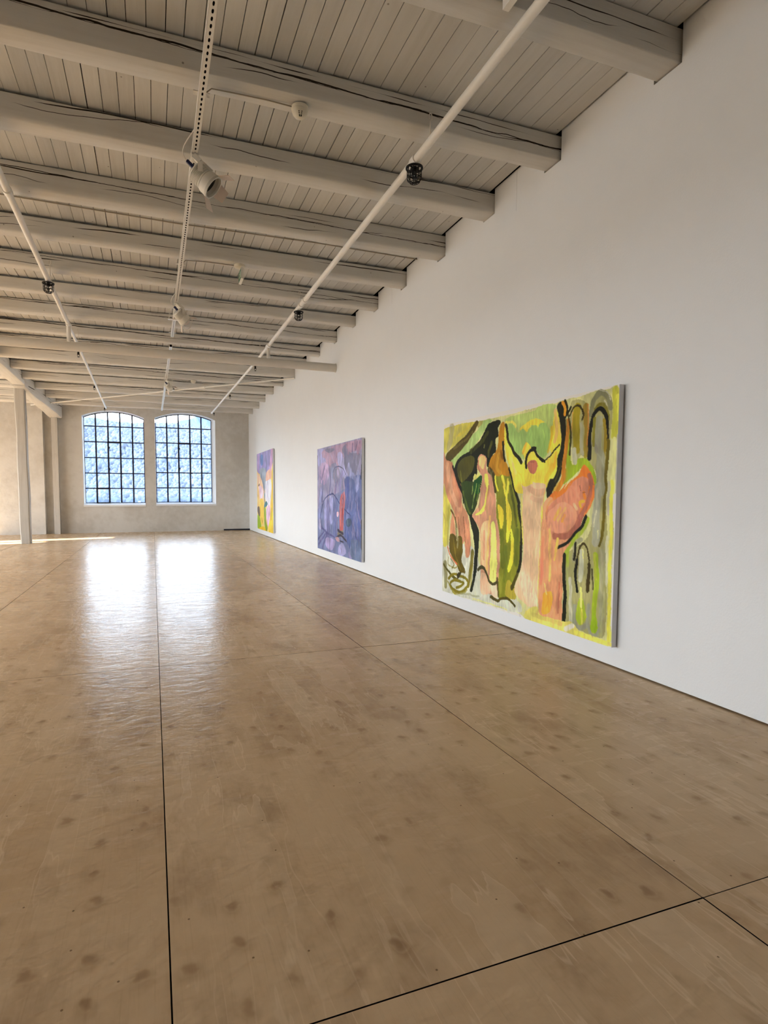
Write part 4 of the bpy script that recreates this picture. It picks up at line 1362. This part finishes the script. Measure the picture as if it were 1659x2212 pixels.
 ["s",[62,52,20],1.0,[34,35],[904,700,903,753,900,801]],
 ["s",[50,46,22],0.9,[16,16],[917,713,922,790]],
 ["s",[196,198,176],1.0,[49,49],[872,648,869,760]],
 ["s",[226,222,130],0.9,[11,11],[875,638,880,675]],
 ["s",[204,204,190],0.9,[38,38],[824,769,832,946]],
 ["s",[178,184,110],0.7,[26,26],[809,706,818,852]],
 ["s",[160,182,46],1.0,[46,47],[931,655,937,762,928,863,931,948]],
 ["s",[190,190,80],0.8,[20,20],[927,656,933,747]],
 ["s",[152,152,134],1.0,[35,34],[848,877,851,950,877,963,902,935,906,862]],
 ["s",[152,152,134],1.0,[28,27],[905,931,916,973,936,973,951,927]],
 ["f",[168,188,54],1.0,[856,894,872,832,893,872,898,911,876,951,856,932]],
 ["s",[232,232,130],1.0,[25,25],[871,798,877,869]],
 ["s",[214,212,96],0.9,[20,20],[880,881,879,942]],
 ["f",[152,182,38],1.0,[915,938,928,881,946,928,940,959,922,966]],
 ["s",[32,32,14],1.0,[70,59],[759,37,772,92,777,148,784,189,777,222,766,253,766,292,755,334,727,377,711,395]],
 ["s",[32,32,14],1.0,[21,21],[775,96,797,70,810,48]],
 ["s",[32,32,14],1.0,[25,25],[781,19,793,46,789,77]],
 ["s",[226,152,44],1.0,[29,29],[772,24,783,50,782,73]],
 ["s",[80,74,30],0.8,[13,14],[770,266,765,305,738,366]],
 ["s",[202,132,42],1.0,[39,49],[801,100,796,164,791,228,785,280,781,346,754,393]],
 ["s",[48,42,14],0.9,[21,21],[800,79,811,140,811,191,810,247]],
 ["s",[140,110,40],0.7,[15,15],[791,95,794,143]],
 ["s",[32,32,14],1.0,[79,62],[727,363,717,387,714,415]],
 ["s",[220,170,50],0.8,[24,24],[757,367,736,398]],
 ["f",[224,122,48],1.0,[872,292,893,312,912,354,919,398,917,395,913,432,880,499,834,524,724,497,707,446,732,401,766,398,801,362,786,393,818,352,852,322]],
 ["f",[226,158,120],1.0,[733,425,690,450,687,516,680,569,674,710,673,815,673,921,689,959,786,957,790,858,791,692,797,658,823,599,764,562]],
 ["f",[206,134,110],1.0,[850,340,871,341,892,359,896,401,895,370,893,410,878,448,863,474,851,523,815,574,766,595,720,579,703,532,705,480,734,442,777,414,802,398,815,362,809,398,824,362]],
 ["s",[176,106,88],1.0,[43,49],[894,339,908,386,905,401,891,448,867,499,842,549,802,588,747,597]],
 ["s",[228,130,60],0.9,[19,20],[913,382,907,438,880,495]],
 ["f",[222,152,126],1.0,[724,480,778,444,832,469,850,507,818,557,765,582,721,565,710,515]],
 ["s",[218,140,90],0.8,[22,22],[709,504,711,456,745,425]],
 ["s",[236,176,84],0.9,[27,28],[770,471,744,523]],
 ["s",[240,190,110],0.9,[20,21],[794,469,763,522]],
 ["s",[236,160,60],0.9,[24,25],[791,500,783,524]],
 ["s",[228,132,52],1.0,[26,26],[875,407,881,426]],
 ["s",[242,172,62],1.0,[24,25],[875,439,858,446,861,461]],
 ["s",[236,180,140],0.9,[25,25],[832,453,846,472]],
 ["s",[150,86,68],0.9,[9,9],[854,379,860,399]],
 ["s",[150,86,68],0.9,[6,6],[870,407,883,404]],
 ["s",[28,28,14],1.0,[29,26],[885,503,865,544,833,585,799,622,762,645]],
 ["s",[246,206,114],0.9,[29,29],[723,572,728,702,730,790]],
 ["s",[246,216,92],0.9,[30,18],[760,609,751,698]],
 ["s",[236,130,100],0.6,[29,30],[689,603,685,813]],
 ["s",[206,110,86],0.7,[15,15],[773,795,774,929]],
 ["f",[246,178,62],0.9,[701,858,737,837,743,886,725,942,692,948,695,902]],
 ["s",[250,214,130],0.8,[19,19],[705,809,715,855]],
 ["s",[30,32,16],1.0,[39,40],[796,675,797,774,803,855,799,954]],
 ["f",[222,212,114],1.0,[620,953,665,930,691,960,793,955,835,945,884,982,977,979,987,999,622,1004]],
 ["s",[232,226,100],0.9,[26,24],[850,986,916,984,981,987]],
 ["s",[226,222,226],0.9,[42,41],[809,986,839,960]],
 ["s",[198,180,100],0.7,[37,34],[646,971,787,969]],
 ["s",[222,222,136],0.9,[15,13],[260,986,371,986,492,986]],
 ["s",[150,152,120],0.7,[22,20],[162,978,305,966]],
]
PAINT_BLUE = [
 ["f",[148,142,170],1.0,[-1,0,1000,0,1000,1000,-1,1000]],
 ["f",[114,122,158],1.0,[-5,609,1008,394,1003,997,-1,1000]],
 ["f",[160,156,196],1.0,[0,6,213,25,248,118,31,172]],
 ["f",[170,138,160],1.0,[180,22,718,9,995,17,986,91,846,95,670,129,592,224,297,186,215,115,132,79]],
 ["f",[122,116,138],1.0,[212,19,354,22,445,45,340,65,246,46]],
 ["f",[122,118,140],1.0,[614,59,719,17,772,99,953,119,966,165,877,289,803,260,750,199,674,238,670,129]],
 ["s",[172,124,142],0.7,[89,88],[719,31,740,91]],
 ["s",[168,118,136],0.7,[121,123],[962,49,929,96]],
 ["s",[96,80,108],0.8,[47,47],[915,24,888,83]],
 ["s",[96,80,108],0.8,[41,41],[832,31,822,93]],
 ["f",[176,172,212],0.9,[504,95,588,79,644,133,659,205,728,294,676,315,565,245]],
 ["f",[182,152,184],0.9,[49,173,200,145,314,199,300,281,190,363,53,298]],
 ["s",[206,176,206],0.7,[90,86],[200,157,299,222]],
 ["f",[128,134,164],0.8,[344,188,478,173,510,276,394,307]],
 ["f",[92,104,152],1.0,[676,315,853,298,1000,323,1003,595,980,903,875,969,693,828,657,556,680,418]],
 ["s",[152,156,202],0.9,[100,95],[778,285,878,320,905,413]],
 ["s",[176,174,214],0.8,[107,104],[751,210,803,281]],
 ["s",[138,146,196],0.8,[116,120],[784,445,737,580,727,662]],
 ["s",[162,166,208],0.8,[100,101],[935,280,922,393]],
 ["s",[76,84,146],0.8,[195,195],[717,348,722,527]],
 ["s",[100,108,160],0.8,[167,171],[907,496,867,706]],
 ["s",[84,94,150],0.8,[140,142],[957,572,941,804]],
 ["s",[72,72,112],0.9,[27,25],[804,674,919,832]],
 ["s",[166,160,202],0.8,[197,199],[252,496,215,631,237,812]],
 ["s",[168,164,206],0.8,[187,188],[370,506,360,683]],
 ["s",[150,152,200],0.8,[167,169],[91,418,65,700]],
 ["s",[108,104,150],0.8,[220,221],[286,568,286,820]],
 ["s",[104,110,160],0.8,[217,219],[460,533,454,805]],
 ["s",[92,92,132],0.9,[97,98],[148,338,128,511]],
 ["s",[96,90,124],0.8,[70,70],[314,199,349,330,321,436]],
 ["s",[96,90,124],0.8,[49,51],[201,181,122,300]],
 ["s",[120,100,140],0.8,[64,65],[511,310,457,435]],
 ["s",[160,148,200],0.8,[118,122],[621,269,556,390]],
 ["f",[130,124,142],0.9,[451,228,551,222,553,300,454,349,408,284]],
 ["s",[176,160,190],0.9,[85,85],[516,243,532,288]],
 ["s",[92,88,122],1.0,[21,19],[407,250,450,211,550,205,647,237,688,282]],
 ["s",[66,70,116],1.0,[27,22],[114,604,195,503,368,447,458,470,561,536,685,588,790,632]],
 ["s",[70,74,120],0.9,[46,44],[114,604,82,699,136,783,221,807]],
 ["f",[186,92,88],1.0,[600,452,654,435,684,478,649,611,640,756,597,796,561,762,562,559,573,491]],
 ["s",[206,124,116],0.9,[45,46],[660,440,675,489,646,611]],
 ["s",[148,58,60],0.8,[73,73],[629,496,620,640]],
 ["s",[210,120,110],0.8,[49,49],[574,513,581,727]],
 ["f",[126,118,96],1.0,[555,780,638,773,625,813,528,839,513,800]],
 ["s",[58,54,70],1.0,[46,44],[519,777,639,800]],
 ["s",[58,54,70],1.0,[39,36],[485,849,584,817,707,860]],
 ["s",[58,54,70],1.0,[27,26],[515,869,641,873]],
 ["f",[206,156,158],0.9,[456,852,528,839,558,876,501,882]],
 ["f",[226,182,192],1.0,[492,618,535,611,531,651,499,653]],
 ["f",[66,82,104],1.0,[701,674,791,656,795,711,719,731]],
 ["s",[96,116,130],0.9,[61,60],[734,678,741,704]],
 ["s",[78,74,120],0.9,[50,46],[37,956,238,824]],
 ["s",[78,74,120],0.9,[55,52],[126,984,254,841]],
 ["s",[78,74,120],0.9,[42,36],[67,770,254,823,441,850]],
 ["s",[78,74,120],0.9,[42,39],[18,907,171,824]],
 ["f",[168,152,192],0.9,[239,873,457,881,369,979,225,954]],
 ["f",[170,164,206],0.9,[531,930,628,885,698,965,548,1002]],
 ["s",[156,140,186],0.8,[73,71],[750,964,802,995]],
 ["s",[190,178,206],0.8,[114,114],[66,726,67,776]],
 ["f",[100,114,140],0.8,[746,856,989,840,983,1000,827,997]],
 ["s",[78,96,156],0.8,[134,130],[692,796,773,875]],
 ["s",[24,24,36],1.0,[43,44],[1007,113,997,243,988,323]],
 ["s",[24,24,36],1.0,[33,33],[1002,484,1012,585]],
 ["s",[24,24,36],1.0,[73,73],[1000,672,1007,767]],
 ["s",[24,24,36],1.0,[74,74],[1001,788,1004,880]],
 ["s",[60,54,90],0.8,[53,53],[3,70,-4,297]],
]
PAINT_SMALL = [
 ["f",[236,196,120],1.0,[1,0,999,0,999,1000,1,1000]],
 ["f",[150,136,186],1.0,[1,3,999,3,947,200,618,274,447,476,258,300,10,218]],
 ["f",[94,120,178],1.0,[249,34,405,37,414,147,322,167,252,127]],
 ["s",[176,140,180],0.8,[226,225],[103,32,92,195]],
 ["s",[206,152,188],0.9,[284,289],[946,25,907,159,840,258]],
 ["s",[112,112,150],0.8,[165,166],[615,86,645,193,560,272]],
 ["f",[150,156,166],1.0,[175,223,588,232,520,476,416,458]],
 ["s",[120,126,140],0.8,[142,134],[305,301,446,446,493,563]],
 ["f",[236,192,154],1.0,[29,269,290,337,416,446,448,534,426,852,309,936,214,863,139,566,34,382]],
 ["f",[232,196,206],1.0,[134,420,324,446,418,534,243,619,153,506]],
 ["f",[236,190,76],1.0,[174,626,420,616,426,852,324,932,230,891]],
 ["s",[100,80,50],0.8,[56,55],[85,426,182,405]],
 ["s",[120,96,50],0.7,[66,66],[306,852,322,892]],
 ["f",[222,216,226],1.0,[591,360,841,348,921,449,843,642,737,837,684,939,584,761,653,674,537,591,535,476]],
 ["f",[222,182,206],1.0,[653,702,817,670,818,807,698,938,599,816]],
 ["f",[232,178,148],1.0,[646,263,867,247,921,333,676,368,576,360]],
 ["f",[236,196,62],1.0,[934,283,999,280,999,997,739,979,792,862,870,723,921,449]],
 ["s",[176,150,60],0.8,[92,93],[909,711,884,830]],
 ["f",[150,176,48],1.0,[3,825,149,830,221,892,264,979,11,998]],
 ["f",[140,158,48],1.0,[452,708,583,733,586,873,662,951,602,1002,487,951]],
 ["f",[68,112,120],1.0,[475,670,595,622,686,657,597,694,481,704]],
 ["s",[90,120,130],0.8,[121,121],[507,551,509,644]],
 ["f",[108,94,86],1.0,[8,721,145,705,187,829,35,793]],
 ["f",[236,186,42],1.0,[248,966,487,951,602,999,974,999,156,1001]],
]


def vnoise(n, u, v, seed):
    """smooth lattice noise, n cells across, at arrays u, v in 0..1"""
    rs = np.random.RandomState(seed)
    nx, ny = n if isinstance(n, tuple) else (n, n)
    g = rs.rand(ny + 3, nx + 3)
    x, y = np.clip(u, 0, 1) * nx, np.clip(v, 0, 1) * ny
    i, j = x.astype(int), y.astype(int)
    fx_, fy_ = x - i, y - j
    fx_ = fx_ * fx_ * (3 - 2 * fx_)
    fy_ = fy_ * fy_ * (3 - 2 * fy_)
    a = g[j, i] * (1 - fx_) + g[j, i + 1] * fx_
    b = g[j + 1, i] * (1 - fx_) + g[j + 1, i + 1] * fx_
    return a * (1 - fy_) + b * fy_


def catmull(p, closed, sub=5):
    p = np.array(p, float)
    n = len(p)
    if n < 3 and not closed:
        return p
    out = []
    rng = range(n if closed else n - 1)
    for i in rng:
        if closed:
            a, b, c, d = p[(i - 1) % n], p[i], p[(i + 1) % n], p[(i + 2) % n]
        else:
            a, b, c, d = p[max(i - 1, 0)], p[i], p[i + 1], p[min(i + 2, n - 1)]
        for k in range(sub):
            t = k / sub
            out.append(0.5 * ((2 * b) + (c - a) * t + (2 * a - 5 * b + 4 * c - d) * t * t + (3 * b - a - 3 * c + d) * t ** 3))
    if not closed:
        out.append(p[-1])
    return np.array(out)


def rasterise(ops, nu, nv, wm, hm, ground, seed, brush=(0, 0.1, 0.01, 0.5, 60, 0, 0.2), palette=None, gain=(1.16, 1.16, 1.16)):
    """paints the brush strokes on an nu x nv grid, returns linear colours"""
    uu, vv = np.meshgrid(np.linspace(0, 1, nu), np.linspace(0, 1, nv))
    u, v = uu.ravel(), vv.ravel()
    X, Y = u * wm, v * hm
    wob = 0.007
    X = X + wob * (vnoise(26, u, v, seed) - 0.5) * 2 + 0.005 * (vnoise(120, u, v, seed + 1) - 0.5)
    Y = Y + wob * (vnoise(26, u, v, seed + 2) - 0.5) * 2 + 0.006 * (vnoise(120, u, v, seed + 3) - 0.5)
    streak = vnoise((150, 22), u, v, seed + 4) * 0.6 + vnoise((300, 60), u, v, seed + 5) * 0.4 - 0.5
    cloud = vnoise((18, 18), u, v, seed + 6) - 0.5
    col = np.empty((len(u), 3))
    col[:] = ground
    for op in ops:
        kind, c, al = op[0], np.array(op[1], float), op[2]
        pts = np.array(op[-1], float).reshape(-1, 2) / 1000 * (wm, hm)
        poly = catmull(pts, kind == 'f')
        pad = 0.03 if kind == 'f' else max(op[3]) / 1000 + 0.02
        (x0, y0), (x1, y1) = poly.min(0) - pad, poly.max(0) + pad
        idx = np.nonzero((X > x0) & (X < x1) & (Y > y0) & (Y < y1))[0]
        if not len(idx):
            continue
        px, py = X[idx], Y[idx]
        if kind == 'f':
            ins = np.zeros(len(idx), bool)
            for a, b in zip(poly, np.roll(poly, -1, 0)):
                if a[1] == b[1]:
                    continue
                cnd = (a[1] > py) != (b[1] > py)
                ins ^= cnd & (px < (b[0] - a[0]) * (py - a[1]) / (b[1] - a[1]) + a[0])
            m = ins * al
        else:
            w0, w1 = op[3][0] / 1000, op[3][1] / 1000
            best = np.full(len(idx), 1e9)
            ns = len(poly) - 1
            for s, (a, b) in enumerate(zip(poly[:-1], poly[1:])):
                ab = b - a
                t = np.clip(((px - a[0]) * ab[0] + (py - a[1]) * ab[1]) / max(ab @ ab, 1e-9), 0, 1)
                d = np.hypot(px - a[0] - t * ab[0], py - a[1] - t * ab[1])
                w = w0 + (w1 - w0) * (s + t) / ns
                best = np.minimum(best, d / (w / 2 + 1e-6))
            soft = 0.35 if al < 1 else 0.16
            m = np.clip((1 - best) / soft + 0.5, 0, 1) * al
            if al < 1:
                m = m * np.clip(1.0 + 1.6 * streak[idx], 0.15, 1.0)
        tint = 1 + 0.20 * streak[idx] + 0.22 * cloud[idx]
        cc = np.clip(c[None, :] * tint[:, None], 0, 255)
        col[idx] = col[idx] * (1 - m[:, None]) + cc * m[:, None]
    # loose brushwork: short strokes picking up the colour beneath, a little lighter or darker
    rs = np.random.RandomState(seed + 50)
    for _ in range(brush[0]):
        k = rs.randint(len(u))
        ln, wd = rs.uniform(0.05, brush[1]), rs.uniform(0.006, brush[2])
        ang = rs.normal(math.pi / 2, 0.28)
        cx_, cy_ = u[k] * wm, v[k] * hm
        dx_, dy_ = math.cos(ang), math.sin(ang)
        idx = np.nonzero((np.abs(X - cx_) < ln * abs(dx_) + wd) & (np.abs(Y - cy_) < ln * abs(dy_) + wd))[0]
        if not len(idx) or cy_ - ln < brush[5] * hm:
            continue
        px, py = X[idx] - cx_, Y[idx] - cy_
        al_, pe = px * dx_ + py * dy_, -px * dy_ + py * dx_
        bend = rs.uniform(-0.6, 0.6) * al_ * al_ / ln
        m = np.clip((wd - np.abs(pe - bend)) / (0.4 * wd), 0, 1) * np.clip((ln - np.abs(al_)) / (0.3 * ln), 0, 1)
        m = m * np.clip(0.75 + 1.4 * streak[idx], 0.1, 1.0) * rs.uniform(0.3, brush[3])
        # strokes stay inside their own patch of colour and leave the dark drawing alone
        near = np.clip(1.6 - np.abs(col[idx] - col[k]).sum(1) / brush[4], 0, 1)
        m = m * near * np.clip((col[idx].sum(1) - 170) / 120, 0, 1)
        if palette and rs.rand() < 0.6:
            cc = np.array(palette[rs.randint(len(palette))], float)
        else:
            cc = np.clip(col[k] * rs.uniform(1 - brush[6], 1 + brush[6]) + rs.normal(0, 4, 3), 8, 250)
        col[idx] = col[idx] * (1 - m[:, None]) + cc * m[:, None]
    s = np.clip(col / 255, 0, 1)
    return np.clip(np.where(s <= 0.04045, s / 12.92, ((s + 0.055) / 1.055) ** 2.4) * np.array(gain), 0, 0.92)


def painting(y_near, y_far, z0, z1, depth, ops, nu, nv, ground, label, seed, brush, palette=None, gain=(1.16, 1.16, 1.16), back=0.012):
    xf, xb = X_RIGHT - depth, X_RIGHT - back
    root = empty('painting', (X_RIGHT, (y_near + y_far) / 2, z0))
    tag(root, label, 'painting', 'canvases on the white wall', 'thing')
    add_part(root, G().box(xf, xb, y_near, y_far, z0, z1), 'canvas', 'canvas_side', smooth=False)
    add_part(root, G().box(xb, X_RIGHT - 0.0005, y_near + 0.012, y_far - 0.012, z0 + 0.012, z1 - 0.012), 'shadow_gap', 'gap_shade', smooth=False)  # near-black block paints the shadow between canvas and wall
    wm, hm = y_far - y_near, z1 - z0
    lc = rasterise(ops, nu, nv, wm, hm, ground, seed, brush, palette, gain)
    ys = np.linspace(y_far, y_near, nu)
    zs = np.linspace(z1, z0, nv)
    yy, zz = np.meshgrid(ys, zs)
    pts = np.stack([np.full(nu * nv, xf - 0.0012) - root.location.x, yy.ravel() - root.location.y, zz.ravel() - root.location.z], 1)
    ii = np.arange(nu * nv).reshape(nv, nu)
    q = np.stack([ii[:-1, :-1], ii[1:, :-1], ii[1:, 1:], ii[:-1, 1:]], -1).reshape(-1, 4)
    me = bpy.data.meshes.new('paint_layer')
    me.vertices.add(len(pts))
    me.vertices.foreach_set('co', pts.ravel())
    me.loops.add(q.size)
    me.loops.foreach_set('vertex_index', q.ravel())
    me.polygons.add(len(q))
    me.polygons.foreach_set('loop_start', np.arange(0, q.size, 4))
    me.update(calc_edges=True)
    at = me.color_attributes.new('paint', 'FLOAT_COLOR', 'POINT')
    at.data.foreach_set('color', np.concatenate([lc, np.ones((len(lc), 1))], 1).astype(np.float32).ravel())
    me.materials.append(M['oil_paint'])
    o = bpy.data.objects.new('paint_layer', me)
    COL.objects.link(o)
    o.parent = root


painting(3.077, 5.545, 0.153, 1.930, 0.050, PAINT_LARGE, 420, 420, (221, 218, 222),
         'large unframed painting of pink and yellow figures among olive green strokes, nearest on the wall', 5, (900, 0.16, 0.022, 0.7, 60, 0.06, 0.13), None, (1.20, 1.18, 1.02))
painting(8.130, 10.600, 0.168, 2.030, 0.050, PAINT_BLUE, 220, 300, (200, 190, 205),
         'tall violet-blue abstract painting with a small red upright figure, in the middle of the wall', 15, (700, 0.24, 0.026, 0.75, 110, -1, 0.2),
         [(172, 166, 198), (96, 98, 136), (150, 136, 166), (116, 120, 160), (180, 150, 170), (84, 86, 112), (136, 146, 178)])
painting(14.915, 17.330, 0.160, 2.358, 0.050, PAINT_SMALL, 120, 240, (225, 205, 190),
         'farthest painting on the wall, yellow and lilac with a green foot', 25, (200, 0.22, 0.03, 0.6, 60, -1, 0.16))

# ---------------------------------------------------------------- what the windows look out on
def hill_h(x, d):
    """height of the wooded slope at lateral x (m) and distance d (m)"""
    t = min(1.0, max(0.0, (d - 560) / 300))
    t = t * t * (3 - 2 * t)
    top = 0.1075 * 860 + 5.0 * noise.noise(Vector((x * 0.02, 3.1, 0))) + 2.0 * noise.noise(Vector((x * 0.09, 7.7, 0)))
    return -6 + (top + 6) * t


hv, hf = [], []
nxg, nyg = 90, 40
for j in range(nyg + 1):
    d = 480 + 460 * j / nyg
    for i in range(nxg + 1):
        x = -520 + 1040 * i / nxg
        hv.append((x, d, hill_h(x, d) - 1.0 + 3 * noise.noise(Vector((x * 0.05, d * 0.05, 1)))))
for j in range(nyg):
    for i in range(nxg):
        a = j * (nxg + 1) + i
        hf.append((a, a + 1, a + nxg + 2, a + nxg + 1))
hill = mesh_obj('hill', hv, hf, 'hill_foliage', smooth=True)
tag(hill, 'hazy wooded hillside seen through the arched windows', 'hill', None, 'thing')
bm = bmesh.new()
bmesh.ops.create_icosphere(bm, subdivisions=1, radius=1.0)
iv = np.array([v.co[:] for v in bm.verts])
itri = np.array([[v.index for v in f.verts] for f in bm.faces])
bm.free()
nt = 13000
tx = NR.uniform(-150, 150, nt)
td = 575 + 290 * NR.rand(nt)
th = np.array([hill_h(a, b) for a, b in zip(tx, td)])
rad = NR.uniform(1.2, 2.9, nt)
vs = iv[None] * (rad[:, None, None] * np.array([1, 1, 1.25])) * (1 + 0.25 * (NR.rand(nt, len(iv), 1) - 0.5)) + np.stack([tx, td, th + rad * 0.9], 1)[:, None]
fs = itri[None] + (np.arange(nt) * len(iv))[:, None, None]
tv, tf = vs.reshape(-1, 3), fs.reshape(-1, 3)
me = bpy.data.meshes.new('tree_canopy')
me.vertices.add(len(tv))
me.vertices.foreach_set('co', tv.ravel())
me.loops.add(tf.size)
me.loops.foreach_set('vertex_index', tf.ravel())
me.polygons.add(len(tf))
me.polygons.foreach_set('loop_start', np.arange(0, tf.size, 3))
me.update(calc_edges=True)
me.materials.append(M['hill_foliage'])
o = bpy.data.objects.new('tree_canopy', me)
COL.objects.link(o)
tag(o, 'dense pale blue-green tree crowns covering the far hillside', 'trees', None, 'stuff')


def cliff(pts, d, label):
    """rock ridge: pts of (slope x/d, slope z/d) along its crest"""
    v, f = [], []
    n = len(pts)
    for k, (dd, drop) in enumerate(((0, 0.0), (-25, 0.25), (-60, 0.6), (-90, 1.1), (60, 1.0))):
        for i, (sx, sz) in enumerate(pts):
            top = 1.2 + sz * d
            base = 70
            z = top - (top - base) * drop
            v.append((sx * d * (1 + 0.02 * noise.noise(Vector((i * 0.9, k, 5)))), d + dd + 10 * noise.noise(Vector((i * 1.7, k * 2.1, 1))), z))
    for a, b in ((0, 1), (1, 2), (2, 3), (4, 0)):
        for i in range(n - 1):
            f.append((a * n + i, b * n + i, b * n + i + 1, a * n + i + 1))
    o = mesh_obj('cliff', v, f, 'cliff_rock')
    tag(o, label, 'cliff', None, 'thing')


cliff([(-0.16, 0.113), (-0.13, 0.118), (-0.105, 0.1165), (-0.0952, 0.117), (-0.0870, 0.1172), (-0.0788, 0.1170), (-0.0700, 0.1145), (-0.0624, 0.1120), (-0.055, 0.109), (-0.047, 0.1045)], 980,
      'pale blue rock ridge on the skyline behind the first window')
cliff([(0.020, 0.1045), (0.0300, 0.1085), (0.0378, 0.1112), (0.0410, 0.1160), (0.0451, 0.1180), (0.0520, 0.1205), (0.0596, 0.1208), (0.0640, 0.1235), (0.0690, 0.1265), (0.0743, 0.1262), (0.0800, 0.1235), (0.0854, 0.1232), (0.0965, 0.120), (0.11, 0.119), (0.14, 0.114)], 980,
      'blue-grey cliff on the skyline behind the second window')
gnd = G().box(-900, 520, -700, 640, -9, -6.0).obj('meadow', 'meadow')
tag(gnd, 'flat pale meadow round the building, seen below the wooded hill through the windows', 'meadow', None, 'thing')
hd_v = []
rowg = G()
for i in range(70):
    x = -110 + 220 * i / 69 + R.uniform(-1.5, 1.5)
    r = R.uniform(2.0, 3.4)
    d = 470 + R.uniform(-6, 6)
    rowg.add([(p[0] * r * 1.3 + x, p[1] * r + d, p[2] * r * 0.9 - 6 + r * 0.6) for p in iv], [tuple(t) for t in itri])
o = rowg.obj('hedge', 'hedge_leaf')
tag(o, 'dark blue-grey hedge line across the meadow outside', 'hedge', None, 'stuff')
